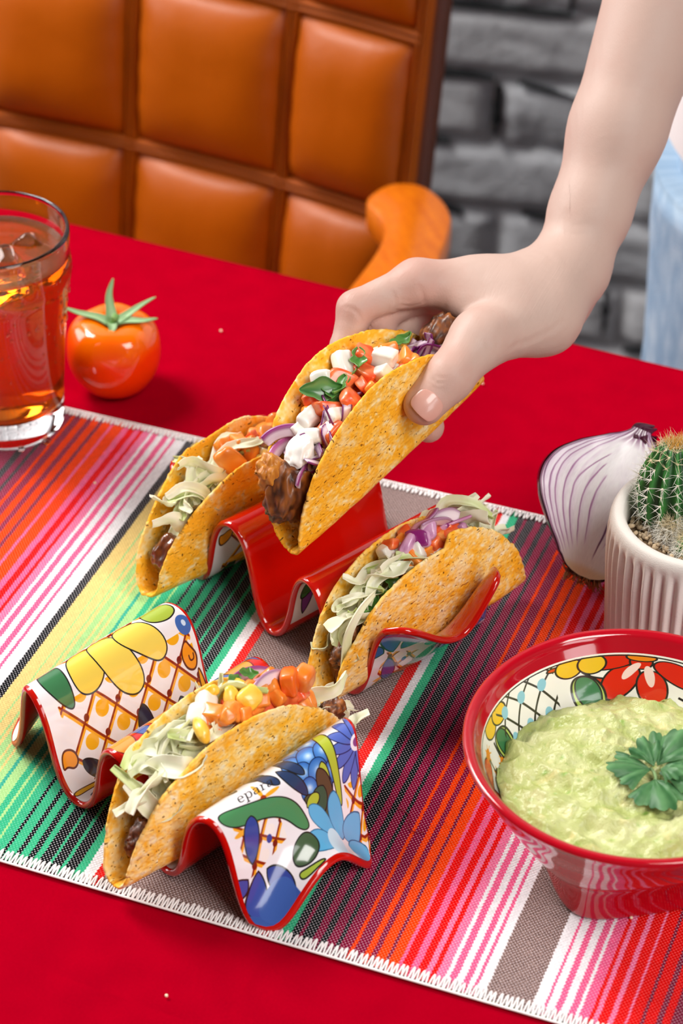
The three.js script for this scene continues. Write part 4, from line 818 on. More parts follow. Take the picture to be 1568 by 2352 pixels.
function makeTaco(o) {
  const t = thing('taco', o.label, 'taco', [0, 0, 0]);
  const S = tacoShape(o), rand = rng(o.seed * 77 + 5);
  part('shell', S.shell, shellMat[o.pale ? 1 : 0], t);
  const put = (name, geo, mat, q, y, z, rot, sc = 1) => { const m = part(name, geo, mat, t); m.position.set(q, y, z); if (rot) m.rotation.set(...rot); else m.rotation.set(rand() * 6.28, rand() * 6.28, rand() * 6.28); if (sc !== 1) m.scale.setScalar(sc); return m; };
  const level = (q) => Math.min(S.topAt(q, true).y, S.topAt(q, false).y) - 0.004;
  // bed of meat along the fold
  const q0 = o.bed?.[0] ?? -0.05, q1 = o.bed?.[1] ?? 0.055, fill = o.bed?.[2] ?? 0.74, bedCol = o.bedLight ?? 0;
  const bed = grid(26, 40, (u, v) => {
    const q = lerp(q0, q1, v), end = Math.pow(Math.sin(Math.PI * clamp(v, 0.0, 1)), 0.35), yb = S.topAt(0, true).y * 0 + 0.0035 + 0.0003, yt = lerp(0.012, level(q) * fill, end), a = u * Math.PI * 2, y = lerp(yb, Math.max(yb + 0.004, yt), 0.5 - 0.5 * Math.cos(a)), fr = Math.sin(a) > 0, z = S.zAt(q, y, fr);
    const k = (1 - 0.12) * (v < 0.001 || v > 0.999 ? 0.05 : 1), n = 0.0022 * fbm(q * 160 + o.seed, y * 160, z * 160, 3);
    return V(q + (v < 0.02 ? -0.002 : 0) + n, y + (Math.cos(a) < -0.3 ? n * 2 : 0) + 0.32 * q * q, z * Math.abs(Math.sin(a)) ** 0.5 * k);
  }, { color: (u, v, p) => { const n = fbm(p.x * 220, p.y * 220, p.z * 220, 3); return mixc(mixc(PAL.meatD, PAL.meat, clamp(0.5 + n * 1.4)), PAL.meatR, clamp(n * 1.5 + bedCol)); }, closeU: true });
  part('meat_filling', bed, foodMat.meat, t);
  // loose pieces: [kind, how many, from q, to q, bias across (-1 back .. 1 front), lift, spread of height]
  const made = [];
  for (const [kind, n, a, b, bias, lift, sp] of o.pieces) for (let i = 0; i < n; i++) {
    let best = null;                                     // keeps pieces of one taco apart from each other
    for (let k = 0; k < 14; k++) {
      const q = lerp(a, b, rand()), lv = level(q), y = lv * 0.9 + lift - (o.sink ?? 0) + (rand() - 0.6) * (sp ?? 0.012), yy = Math.min(y, lv), zb = S.zAt(q, yy, false) + 0.007, zf = S.zAt(q, yy, true) - 0.007, z = clamp(lerp(zb, zf, clamp(0.5 + bias * 0.35 + (rand() - 0.5) * 0.85)), Math.min(zb, zf), Math.max(zb, zf));
      let d = 1; for (const m of made) d = Math.min(d, Math.hypot(m[0] - q, (m[1] - y) * 0.8, m[2] - z));
      if (!best || d > best[3]) best = [q, y, z, d];
      if (d > 0.0075) break;
    }
    const [q, y, z] = best; made.push(best);
    const j = Math.floor(rand() * 60);
    if (kind === 'lettuce') put('lettuce_shred', shred(j), foodMat.leaf, q, y, z, [rand() * 2.4 - 1.2, (rand() < 0.5 ? 0 : Math.PI) + (rand() - 0.5) * 1.3, rand() * 1.2 - 0.6], 0.75 + rand() * 0.4);
    else if (kind === 'cabbage') put('cabbage_shred', cabbage(j), foodMat.veg, q, y, z, [rand() * 2 - 1, (rand() < 0.5 ? 0 : Math.PI) + (rand() - 0.5) * 0.9, rand() * 1.0 - 0.5], 0.8 + rand() * 0.35);
    else if (kind === 'strip') put('onion_strip', onionStrip(j), foodMat.veg, q, y, z, [rand() * 2 - 1, (rand() < 0.5 ? 0 : Math.PI) + (rand() - 0.5) * 0.9, rand() - 0.5]);
    else if (kind === 'herb') put('coriander_leaf', herb(j), foodMat.veg, q, y + 0.002, z, [rand() - 0.5, rand() * 6.28, rand() - 0.5], 0.8 + rand() * 0.5);
    else if (kind === 'meat') put('meat_piece', pooled('meat', j % 4, (k) => meatChunk(0.014, 0.011, 0.012, k * 2.3 + 1, -0.1)), foodMat.meat, q, y, z, null, 0.7 + rand() * 0.5);
    else put({ tomato: 'tomato_piece', orange: 'tomato_piece', onion: 'onion_piece', purple: 'red_onion_piece', corn: 'corn_kernel' }[kind], dice(kind, j), foodMat.veg, q, y, z, null, 0.8 + rand() * 0.5);
  }
  for (const [name, geo, mat, q, y, z, rot, sc] of o.extra ?? []) put(name, geo, mat, q, y, z, rot, sc);
  return { t, S };
}
function seat(t, x, y, z, turn, roll = 0, pitch = 0) { t.position.set(x, y, z); t.quaternion.setFromEuler(new THREE.Euler(roll, turn, pitch, 'YZX')); }
const restY = RUN.y + 0.0006 + HOLD.th;
{ // the taco at the left of the red holder
  const { t } = makeTaco({ seed: 3, label: 'taco at the left of the red holder with shredded lettuce and dark glazed meat', R: 0.0712, r: 0.0105, sag: 0.12, front: 0, back: 11.5, bed: [-0.058, 0.05, 0.72],
    rim: (c, s) => (s < 0 ? 1 + 0.02 * Math.sin(c * 11) : 1),
    pieces: [['lettuce', 22, -0.046, -0.006, 0.0, 0.003, 0.012], ['tomato', 11, -0.012, 0.04, -0.1, 0.005, 0.01], ['orange', 12, -0.018, 0.03, 0, 0.006, 0.01], ['onion', 7, -0.012, 0.03, 0.3, 0.003, 0.008], ['purple', 8, 0.005, 0.05, 0, 0.005, 0.01], ['strip', 6, 0.012, 0.05, 0.2, 0.006, 0.008], ['lettuce', 4, 0.02, 0.055, 0, 0.0, 0.01]],
    extra: [['meat_piece', chunk(0.021, 0.019, 0.0155, 21, { seg: 16, power: 3, rough: 0.14, freq: 2.2, color: (x, y, z) => mixc(lin('#3a1606'), lin('#8a4416'), clamp(0.4 + 1.2 * fbm(x * 3, y * 3, z * 3, 3))) }), std(0xffffff, 0.28, { vertexColors: true, clearcoat: 0.7, clearcoatRoughness: 0.1 }), -0.055, 0.0205, 0.0, [0.2, 0.1, 0.9]]] });
  seat(t, -0.0458, restY + 0.0035, -1.0225, 38.8 * D2R);
}
{ // the taco at the right of the red holder: its front wall is cracked
  const { t } = makeTaco({ seed: 9, pale: true, label: 'taco at the right of the red holder with a cracked front wall and lettuce', R: 0.0688, r: 0.0105, sag: 0.12, front: -1.4, back: 6.5, bed: [-0.055, 0.05, 0.7], bedLight: 0.25,
    rim: (c, s) => (s > 0 ? lerp(0.985, 1.10, sst(0.11, 0.15, c)) * (c > 0.12 ? 1 - 0.06 * c : 1) : 1),
    pieces: [['lettuce', 20, -0.05, 0.0, 0.0, 0.002, 0.014], ['tomato', 11, -0.012, 0.03, -0.1, 0.007, 0.01], ['orange', 9, -0.012, 0.022, 0.1, 0.006, 0.01], ['purple', 5, -0.01, 0.03, 0, 0.009, 0.01], ['onion', 7, -0.015, 0.02, 0, 0.006, 0.01], ['strip', 6, -0.012, 0.03, 0.1, 0.009, 0.008], ['lettuce', 14, 0.015, 0.062, -0.5, 0.009, 0.01], ['herb', 3, -0.04, -0.01, 0.5, 0.0, 0.006]],
    extra: [['meat_piece', meatChunk(0.017, 0.013, 0.013, 31, 0.35), foodMat.meat, -0.051, 0.021, 0.0, [0.1, 0.2, 0.5]], ['meat_piece', meatChunk(0.014, 0.012, 0.012, 33, 0.3), foodMat.meat, -0.043, 0.031, 0.001, [0.5, 0.7, 0.2]],
      ['lettuce_shred', ribbon([V(0, 0.0, 0), V(-0.012, -0.001, 0.003), V(-0.021, -0.012, 0.003), V(-0.023, -0.027, 0.003), V(-0.026, -0.043, 0.004), V(-0.034, -0.05, 0.004)], (v) => 0.0058 * (0.6 + 0.4 * Math.sin(Math.PI * v)), 0.0007, { nu: 4, nv: 28, cup: 0.3, n: V(0, 0, 1), color: (u, v) => mixc(PAL.lettuce, PAL.lettuceG, clamp(0.1 + 0.4 * n3(u * 2, v * 6, 3) + 0.3 * v)) }), foodMat.leaf, -0.034, 0.052, 0.003, [0, 0, 0]]] });
  seat(t, 0.0383, restY + 0.0045, -0.9396, 43.2 * D2R);
}
{ // the taco in the painted holder
  const { t } = makeTaco({ seed: 14, pale: true, R: 0.0690, r: 0.0105, sag: 0.12, label: 'taco in the painted holder topped with lettuce, tomato and yellow corn', front: -2.5, back: 13, bed: [-0.05, 0.056, 0.74],
    pieces: [['lettuce', 24, -0.047, 0.002, -0.05, 0.003, 0.013], ['corn', 6, -0.016, 0.02, -0.1, 0.010, 0.008], ['tomato', 15, -0.016, 0.045, -0.1, 0.007, 0.011], ['orange', 16, -0.012, 0.05, 0, 0.008, 0.011], ['onion', 6, -0.012, 0.045, 0, 0.007, 0.010], ['strip', 3, 0.0, 0.03, -0.4, 0.01, 0.006], ['herb', 3, 0.0, 0.04, -0.3, 0.014, 0.006], ['lettuce', 6, 0.048, 0.068, 0, 0.004, 0.008]],
    extra: [['meat_piece', meatChunk(0.016, 0.014, 0.013, 44, -0.2), foodMat.meat, -0.052, 0.019, 0, [0.3, 0.4, 0.4]], ['meat_piece', meatChunk(0.015, 0.012, 0.012, 47, 0), foodMat.meat, 0.06, 0.028, 0, [0.3, 0.2, 0.1]],
      ['tomato_piece', chunk(0.011, 0.015, 0.009, 5.5, { seg: 6, power: 4, rough: 0.08, color: (x, y) => mixc(PAL.orange, lin('#f2a060'), clamp(0.3 + 0.5 * n3(x * 2, y * 3, 1))) }), foodMat.veg, 0.045, 0.058, -0.001, [0.25, 0.3, 0.1]], ['tomato_piece', chunk(0.012, 0.013, 0.008, 6.5, { seg: 6, power: 4, rough: 0.08, color: (x, y) => mixc(PAL.orange, PAL.tomato, clamp(0.4 + 0.5 * n3(x * 2, y * 3, 1))) }), foodMat.veg, 0.036, 0.061, 0.0, [-0.2, 0.7, -0.1]]] });
  seat(t, -0.0508, restY + 0.0042, -0.8139, 41.2 * D2R);
}
{ // the lifted taco: near tip and far tip of its fold
  const { t } = makeTaco({ seed: 20, pale: false, label: 'lifted taco held in the hand, full of diced tomato, onion and purple cabbage', R: 0.0695, r: 0.0105, front: -0.5, back: 22, sag: 0.0, sink: 0.002, bed: [-0.05, 0.055, 0.66],
    pieces: [['tomato', 18, -0.028, 0.034, -0.05, 0.002, 0.012], ['onion', 17, -0.036, 0.028, -0.1, 0.004, 0.012], ['cabbage', 12, -0.042, -0.012, 0.9, 0.004, 0.008], ['orange', 16, -0.028, 0.034, 0.1, 0.0, 0.012], ['cabbage', 14, 0.032, 0.056, 0.2, 0.0, 0.01], ['herb', 7, -0.02, 0.045, -0.3, 0.006, 0.008], ['strip', 4, -0.05, -0.03, -0.3, 0.004, 0.006], ['meat', 3, 0.056, 0.064, 0, 0.004, 0.005]],
    extra: [['chicken_piece', meatChunk(0.034, 0.027, 0.019, 51, 0.02), foodMat.meat, -0.056, 0.030, -0.0042, [0.1, 0.1, 0.75]], ['chicken_crust', chunk(0.016, 0.026, 0.012, 53, { seg: 12, power: 2.6, rough: 0.25, freq: 2.6, color: (x, y, z) => mixc(lin('#b0651a'), lin('#d88f32'), clamp(0.5 + fbm(x * 3, y * 3, z * 3, 3) * 1.5)) }), foodMat.meat, -0.058, 0.043, -0.010, [0.1, 0.2, 0.3]],
      ['sour_cream', chunk(0.019, 0.012, 0.013, 55, { seg: 12, power: 2.2, rough: 0.3, freq: 1.6 }), foodMat.cream, -0.043, 0.046, -0.005, [0.2, 0.3, 0.4]], ['sour_cream', chunk(0.014, 0.007, 0.010, 57, { seg: 10, power: 2.2, rough: 0.2, freq: 1.8 }), foodMat.cream, 0.05, 0.036, 0.0, [0.2, 0.3, 0.4]],
      ['chicken_piece', meatChunk(0.024, 0.022, 0.018, 59, 0.1), foodMat.meat, 0.060, 0.036, -0.006, [0.3, 0.2, 0.2]],
      ['coriander_leaf', pooled('bigherb', 0, () => sheet(14, 14, (u, v) => { const x = 2 * u - 1, w = Math.sin(Math.PI * clamp(0.05 + v * 0.93)) * (0.7 + 0.3 * Math.abs(Math.cos(v * 6))); return V(x * w * 0.0062, 0.002 * Math.sin(v * 3) + 0.002 * x * x, (v - 0.5) * 0.022); }, 0.0005, { color: (u, v) => mixc(PAL.leafG, lin('#79a861'), clamp(0.35 + 0.3 * Math.cos(u * 9))) })), foodMat.veg, -0.012, 0.058, -0.016, [0.5, 0.9, 0.5]]] });
  seat(t, 0.0213, 0.8339, -0.9903, 44.96 * D2R, 0, 16.5 * D2R);
}

// ---------------------------------------------------------------- glass of iced drink
{
  const P = [-0.1915, RUN.y + 0.0006, -1.1452];
  const glassMat = new THREE.MeshPhysicalMaterial({ color: 0xffffff, roughness: 0.015, transmission: 1, thickness: 0.01, ior: 1.5 });
  const outer = smoothProfile([[0.0285, 0.0], [0.0312, 0.003], [0.0322, 0.010], [0.0330, 0.022], [0.0352, 0.05], [0.0385, 0.078], [0.0412, 0.094], [0.0428, 0.101], [0.0428, 0.108], [0.0424, 0.114], [0.0428, 0.122], [0.0430, 0.1265]], 46);
  const rimTop = [[0.0425, 0.1282], [0.0416, 0.1286], [0.0408, 0.1278]];
  const inner = smoothProfile([[0.0406, 0.1262], [0.0404, 0.12], [0.0401, 0.112], [0.0405, 0.106], [0.0402, 0.100], [0.0388, 0.092], [0.0358, 0.076], [0.0322, 0.048], [0.0298, 0.026], [0.0282, 0.0185], [0.022, 0.0165], [0.0, 0.0158]], 46);
  const t = thing('drinking_glass', 'tall thick-bottomed glass beaded with condensation beside the tomato', 'glass', P);
  part('glass_wall', lathe([[0.0, 0.0012], [0.02, 0.001], ...outer, ...rimTop, ...inner], 96), glassMat, t);
  // condensation beads on the outside
  const drop = new THREE.IcosahedronGeometry(1, 1), rand = rng(77), N = 900, im = new THREE.InstancedMesh(drop, new THREE.MeshPhysicalMaterial({ color: 0xffffff, roughness: 0.02, transmission: 1, thickness: 0.002, ior: 1.33 }), N), m = new THREE.Matrix4(), q = new THREE.Quaternion();
  im.name = 'condensation'; im.userData.kind = 'stuff';
  const radAt = (y) => { for (let i = 1; i < outer.length; i++) if (outer[i][1] >= y) { const [a, b] = [outer[i - 1], outer[i]]; return lerp(a[0], b[0], (y - a[1]) / (b[1] - a[1] || 1)); } return 0.043; };
  for (let i = 0; i < N; i++) {
    const a = rand() * 6.283, w = rand(), y = w < 0.75 ? 0.06 + rand() * 0.05 : 0.022 + rand() * 0.09, clus = sst(-0.1, 0.35, n3(a * 2.4, y * 30, 3)), r = (0.0002 + 0.0011 * Math.pow(rand(), 3.2)) * (0.6 + 0.7 * clus), R0 = radAt(y);
    q.setFromEuler(new THREE.Euler(0, -a, 0)); m.compose(V(Math.cos(a) * R0, y, Math.sin(a) * R0), q, V(r * 0.5, r * (1 + rand() * 0.5), r)); im.setMatrixAt(i, m);
  }
  t.add(im);
  for (const [a, r] of [[0.75, 0.0028], [1.25, 0.002]]) { const b = part('water_bead', new THREE.SphereGeometry(1, 16, 10), im.material, t); b.scale.set(r, r * 0.9, r); b.position.set(Math.cos(a) * 0.0318, 0.0024, Math.sin(a) * 0.0318); }
  const tea = new THREE.MeshPhysicalMaterial({ color: 0xe8862a, roughness: 0.0, transmission: 0.86, thickness: 0.05, ior: 1.34, attenuationColor: new THREE.Color(0.96, 0.50, 0.10), attenuationDistance: 0.06 });
  const liq = []; for (const [r, y] of inner) if (y < 0.1135) liq.push([r + 0.00025, y - 0.0002]);
  const top = liq[0], prof = [[0, 0.1132], [top[0] - 0.004, 0.1132], [top[0] - 0.0005, 0.1136], ...liq];
  const l = single('iced_drink', lathe(prof, 96, null, { flip: true }), tea, 'amber iced drink filling the tall glass', 'drink'); l.position.set(...P);
  const ice = new THREE.MeshPhysicalMaterial({ color: 0xffffff, roughness: 0.03, transmission: 1, thickness: 0.02, ior: 1.31 });
  [['big clear ice cube floating highest in the amber drink', 0.004, 0.1075, 0.010, 0.026, [0.4, 0.3, 0.2]], ['clear ice cube tilted towards the glass rim nearest the tomato', 0.018, 0.1055, -0.012, 0.022, [0.9, 0.8, 0.1]], ['clear ice cube half sunk at the near side of the drink', -0.012, 0.1045, -0.014, 0.022, [0.2, 1.1, 0.5]]].forEach(([label, x, y, z, s, r], i) => {
    const g = chunk(s, s * 0.85, s * 0.9, i + 3, { seg: 8, power: 6, rough: 0.05 }), c = single('ice_cube', g, ice, label, 'ice cube', 'ice cubes in the drink'); c.position.set(P[0] + x, P[1] + y - 0.001, P[2] + z); c.rotation.set(...r);
  });
  // a few bubbles clinging inside
}

// ---------------------------------------------------------------- tomato
{
  const t = thing('tomato', 'whole ripe orange-red tomato with its green calyx on the red cloth', 'tomato', [-0.1330, TY + 0.0005, -1.1835]);
  const skin = std(0xffffff, 0.13, { vertexColors: true, clearcoat: 0.5, clearcoatRoughness: 0.05, specularIntensity: 0.8 });
  const prof = smoothProfile([[0, 0.0012], [0.010, 0.0004], [0.0185, 0.0042], [0.0250, 0.0145], [0.0272, 0.0262], [0.0252, 0.0385], [0.0190, 0.0462], [0.0115, 0.0478], [0.0060, 0.0462], [0.0025, 0.0440], [0, 0.0435]], 48);
  const body = lathe(prof, 72, (r, y, a) => { const top = sst(0.025, 0.046, y); return r * (1 + top * 0.035 * Math.cos(a * 5 + 0.6) * sst(0.002, 0.016, r) + 0.012 * Math.cos(a * 2 + 1)); }, { color: (u, v, p) => mixc(lin('#f83a00'), lin('#ff8000'), clamp(sst(0.03, 0.05, p.y) * 0.8 + 0.25 * n3(p.x * 60, p.y * 60, p.z * 60))) });
  body.translate(0, -0.0245, 0);
  const tilt = new THREE.Group(); tilt.position.y = 0.0245; tilt.rotation.set(0.10, 0.5, -0.03); tilt.name = 'fruit';
  const b = part('fruit', body, skin, t); b.position.copy(tilt.position); b.rotation.copy(tilt.rotation);
  const green = std(0xffffff, 0.6, { vertexColors: true });
  const calyx = new THREE.Group(); calyx.name = 'calyx'; calyx.position.copy(tilt.position); calyx.rotation.copy(tilt.rotation); t.add(calyx);
  const gc = (u, v) => mixc(lin('#5c8a4a'), lin('#a9c79a'), clamp(0.4 + 0.5 * Math.cos((u - 0.5) * 3.1) - 0.3 * v));
  [[2.95, 0.029, 0.006, 0.2], [1.75, 0.021, 0.017, 0.4], [0.42, 0.026, 0.014, 0.3], [-0.12, 0.026, 0.0055, -0.3], [-1.5, 0.012, 0.001, 0.4]].forEach(([a, L, h, curl], i) => {
    a -= 0.5; const d = V(Math.cos(a), 0, -Math.sin(a)), s = V(-d.z, 0, d.x);
    const c = new THREE.CatmullRomCurve3([V(0, 0.0195, 0).addScaledVector(d, 0.001), V(0, 0.0232, 0).addScaledVector(d, L * 0.3), V(0, 0.0222 + h * 0.45, 0).addScaledVector(d, L * 0.68), V(0, 0.0205 + h, 0).addScaledVector(d, L).addScaledVector(s, curl * 0.008)]);
    part('sepal', ribbon(c.getPoints(12), (v) => 0.0072 * Math.pow(1 - v, 0.75) + 0.0006, 0.0007, { nu: 4, nv: 18, cup: 0.25, color: gc }), green, calyx);
  });
  part('stalk', taperTube([V(0, 0.018, 0), V(0.0004, 0.0225, 0.0008), V(0.0012, 0.0275, 0.0022)], [0.0028, 0.002, 0.0024], 8, 10), std(0x6f9a50, 0.6), calyx);
}

// ---------------------------------------------------------------- bowl with guacamole
const BOWL = { x: 0.1313, z: -0.7955, y: RUN.y + 0.0004, r: 0.0775, h: 0.07 };
{
  const t = thing('bowl', 'glossy red bowl with a painted floral band inside, full of guacamole', 'bowl', [BOWL.x, BOWL.y, BOWL.z]);
  const red = std(0xb3061c, 0.1, { clearcoat: 0.6, clearcoatRoughness: 0.03 });
  // round at the rim, almost square at the foot
  const phase = 0.98 + Math.PI;
  const squareness = (r, y, a) => { const k = 1 - sst(0.008, 0.05, y), n = lerp(2, 4.2, k), c = Math.abs(Math.cos(a - phase + Math.PI / 4)), s = Math.abs(Math.sin(a - phase + Math.PI / 4)); return r / Math.pow(c ** n + s ** n, 1 / n); };
  const out = smoothProfile([[0.0, 0.0016], [0.030, 0.0012], [0.0375, 0.0], [0.0388, 0.002], [0.0395, 0.012], [0.0415, 0.0205], [0.0505, 0.030], [0.0625, 0.044], [0.0705, 0.057], [0.0742, 0.0655], [0.0768, 0.0690], [0.0776, 0.0706], [0.0768, 0.0722], [0.0748, 0.0724], [0.0728, 0.0712], [0.0712, 0.0680], [0.0690, 0.0640]], 90);
  part('bowl_body', lathe(out, 128, squareness), red, t);
  const inP = smoothProfile([[0.0690, 0.0640], [0.0655, 0.0560], [0.0600, 0.0455], [0.0500, 0.0340], [0.036, 0.0268], [0.018, 0.0242], [0, 0.0238]], 40);
  const deco = std(0xffffff, 0.12, {
    clearcoat: 0.6, clearcoatRoughness: 0.03,
    map: drawn(2048, 512, (c, w, h) => {
      const ink = '#2a2622'; c.fillStyle = '#f4f2ea'; c.fillRect(0, 0, w, h);
      const blob = (x, y, rx, ry, a, f, lw = 5) => { c.beginPath(); c.ellipse(x, y, rx, ry, a, 0, 7); c.fillStyle = f; c.fill(); if (lw) { c.strokeStyle = ink; c.lineWidth = lw; c.stroke(); } };
      const curve = (p, f, lw = 6, s = ink) => { const P = []; for (let i = 0; i < p.length; i += 2) P.push([p[i], p[i + 1]]); const n = P.length, md = (a, b) => [(a[0] + b[0]) / 2, (a[1] + b[1]) / 2]; c.beginPath(); c.moveTo(...md(P[n - 1], P[0])); for (let i = 0; i < n; i++) c.quadraticCurveTo(...P[i], ...md(P[i], P[(i + 1) % n])); c.closePath(); if (f) { c.fillStyle = f; c.fill(); } if (lw) { c.strokeStyle = s; c.lineWidth = lw; c.stroke(); } };
      for (let k = 0; k < 3; k++) {
        c.save(); c.translate(k * w / 3 + 60, 0);
        // black lattice with pale blue drops
        c.save(); c.beginPath(); c.rect(-70, 14, 200, 270); c.clip(); c.strokeStyle = ink; c.lineWidth = 6; for (let i = -5; i < 8; i++) { c.beginPath(); c.moveTo(-90 + i * 66, 0); c.lineTo(70 + i * 66, 300); c.moveTo(-90 + i * 66 + 160, 0); c.lineTo(-90 + i * 66, 300); c.stroke(); } for (let i = 0; i < 3; i++) for (let j = 0; j < 3; j++) blob(-38 + i * 66, 70 + j * 110, 13, 26, 0.1, '#8ec7d6', 0); c.restore();
        // orange scroll and red flower
        curve([110, 40, 190, 40, 250, 150, 300, 170, 300, 120, 210, 100, 190, 40, 120, 14], '#d8411d');
        for (const [x, y, rx, ry, a] of [[292, 120, 40, 66, 0.5], [372, 138, 38, 62, -0.2], [430, 70, 66, 40, 0.5], [270, 40, 58, 36, -0.3], [340, 40, 26, 34, 0]]) blob(x, y, rx, ry, a, '#dc2a14');
        for (const [x, y, a] of [[318, 80, 0.5], [362, 96, -0.2]]) blob(x, y, 12, 40, a, '#f7d9cf', 0);
        blob(340, 18, 34, 20, 0, '#ef8a1d');
        for (const x of [170, 226]) blob(x, 44, 34, 44, 0, '#eec22c'); curve([168, 90, 170, 200, 250, 236, 262, 160, 226, 92], '#bcd465'); curve([178, 92, 180, 180, 242, 214, 250, 150, 220, 94], '#3f7d4e', 4);
        curve([300, 230, 330, 180, 400, 190, 400, 260, 340, 280, 300, 230], '#da3a1a');
        // suns on twigs
        c.strokeStyle = ink; c.lineWidth = 7; for (const [x0, y0, x1, y1] of [[500, 70, 470, 260], [440, 150, 560, 180], [556, 100, 548, 230], [505, 250, 500, 330]]) { c.beginPath(); c.moveTo(x0, y0); c.lineTo(x1, y1); c.stroke(); }
        for (const [x, y] of [[500, 78], [484, 160], [548, 176], [470, 262], [505, 300]]) { c.strokeStyle = '#e9a21c'; c.lineWidth = 4; for (let a = 0; a < 8; a++) { c.beginPath(); c.moveTo(x, y); c.lineTo(x + 30 * Math.cos(a * 0.785), y + 30 * Math.sin(a * 0.785)); c.stroke(); } blob(x, y, 17, 19, 0, '#ea8a14', 0); }
        for (const x of [570, 622]) blob(x, 44, 32, 44, 0, '#eec22c'); curve([560, 90, 560, 200, 620, 270, 640, 160, 622, 92], '#bcd465'); curve([570, 92, 572, 190, 616, 240, 628, 150, 612, 94], '#3f7d4e', 4);
        // yellow scrolls and blue petals lower down
        curve([20, 300, 60, 240, 110, 300, 90, 380, 30, 380, 50, 330, 20, 300], '#f0ad1f'); curve([420, 320, 480, 260, 540, 330, 500, 400, 440, 380, 470, 340, 420, 320], '#f0ad1f');
        for (const [x, y, a] of [[160, 330, 0.8], [210, 380, 0.2], [300, 360, -0.4], [590, 340, 0.6]]) blob(x, y, 14, 44, a, '#34598f');
        c.restore();
      }
      c.fillStyle = '#f4f2ea'; c.fillRect(0, 0, w, 8); c.fillStyle = ink; c.fillRect(0, 9, w, 6);
    }, { repeat: [1, 1] }),
  });
  deco.map.offset.set(0.09, 0);
  part('painted_lining', grid(128, inP.length - 1, (u, v, i, j) => { const a = u * Math.PI * 2, [r, y] = inP[j]; return V(Math.cos(a) * r, y, -Math.sin(a) * r); }, { closeU: true, uv: (u, v) => [1 - u, 1 - v * 0.98] }), deco, t, 'white lining painted with flowers and lattice');
  // guacamole
  const G = 0.0445, wallR = (y) => { for (let i = 1; i < inP.length; i++) if (inP[i][1] <= y) { const [a, b] = [inP[i - 1], inP[i]]; return lerp(b[0], a[0], (y - b[1]) / (a[1] - b[1] || 1)); } return 0.02; };
  const height = (x, z) => {
    const r = Math.hypot(x, z), mound = 0.0125 * (1 - Math.pow(clamp(r / 0.064), 2.2)) + 0.006 * (z / 0.064);
    const l = fbm(x * 62, z * 62, 1.3, 4), rid = 1 - Math.abs(n3(x * 90 + 3, z * 70, 4)) * 2, sw = 1 - Math.abs(n3(x * 38 + 9, z * 55 - x * 30, 6)) * 2, f = fbm(x * 300, z * 300, 8, 3);
    return G + mound + 0.0075 * l + 0.0016 * rid * Math.abs(rid) + 0.0034 * sw + 0.0007 * f;
  };
  const gu = grid(260, 110, (u, v) => {
    const a = u * Math.PI * 2, e = 0.003 * fbm(Math.cos(a) * 5, Math.sin(a) * 5, 3, 3); let r = Math.pow(v, 0.85);
    let R0 = 0.0632, x = Math.cos(a) * R0 * r, z = -Math.sin(a) * R0 * r, y = height(x, z); const lim = wallR(Math.min(y, 0.063)) - 0.0003;
    if (v > 0.97) { R0 = Math.min(lim, 0.0665 + e); x = Math.cos(a) * R0 * r; z = -Math.sin(a) * R0 * r; y = Math.min(y, 0.0615) - (v > 0.995 ? 0.004 : 0); if (v > 0.995) { const q = wallR(y) - 0.0002; x = Math.cos(a) * q; z = -Math.sin(a) * q; } }
    else if (Math.hypot(x, z) > lim) { const k = lim / Math.hypot(x, z); x *= k; z *= k; }
    return V(x, y, z);
  }, { closeU: true, uv: (u, v, p) => [p.x * 12, p.z * 12], color: (u, v, p) => {
    const n = fbm(p.x * 90, p.z * 90, 12, 3), m = n3(p.x * 240, p.z * 240, 5), k = n3(p.x * 150 + 7, p.z * 150, 15), edge = sst(0.75, 1, v);
    let c = mixc(lin('#a9b562'), lin('#d2d49c'), clamp(0.5 + n * 1.1)); c = mixc(c, lin('#8fa444'), edge * 0.7 * clamp(0.6 + n)); c = mixc(c, lin('#7fa63c'), clamp((m - 0.42) * 3)); c = mixc(c, lin('#e9dd9c'), clamp((k - 0.4) * 2.5)); return c;
  } });
  const guac = single('guacamole', gu, std(0xffffff, 0.4, { vertexColors: true, clearcoat: 0.12, clearcoatRoughness: 0.3, bumpScale: 0.0008, bumpMap: pixels(512, 512, (x, y) => 128 + 70 * tn(x / 12, y / 12, 42) + 70 * tn(x / 5, y / 5, 102) + 40 * tn(x / 2.5, y / 2.5, 204), { srgb: false }) }), 'chunky pale green guacamole mounded in the red bowl', 'guacamole');
  guac.position.set(BOWL.x, BOWL.y, BOWL.z);
  // coriander sprig on top
  const lf = (L, spread, seed) => sheet(64, 10, (u, v) => {   // a fan of three toothed lobes; base at the origin, tip along z
    const a = (2 * u - 1) * spread, x = a / spread, lobe = 0.66 + 0.34 * Math.pow(Math.abs(Math.cos(x * 3.6 + 0.3 * Math.sin(seed * 2.3))), 0.4), tooth = 0.10 * Math.abs(Math.sin(x * 10.5 + seed)) , r = L * (lobe * (1 - 0.22 * x * x) + tooth * v) * Math.pow(v, 0.9);
    return V(Math.sin(a) * r, 0.0011 * Math.cos(x * 8.2) * v + 0.0022 * Math.sin(v * 2.6) - 0.0016 * x * x * v + 0.0006 * n3(u * 6, v * 4, seed), Math.cos(a) * r);
  }, 0.0004, { color: (u, v) => mixc(lin('#2f6a38'), lin('#6fa56a'), clamp(0.35 + 0.35 * Math.cos((2 * u - 1) * 12.3) * v + 0.35 * n3(u * 6, v * 5, seed))) });
  const leafM = vc({ transmission: 0.15, thickness: 0 }, 0.5);
  const sx = 0.1385, sz = -0.783, sp = thing('coriander_sprig', 'sprig of green coriander leaves lying on the guacamole', 'herb sprig', [sx, BOWL.y + height(sx - BOWL.x, sz - BOWL.z) + 0.002, sz]);
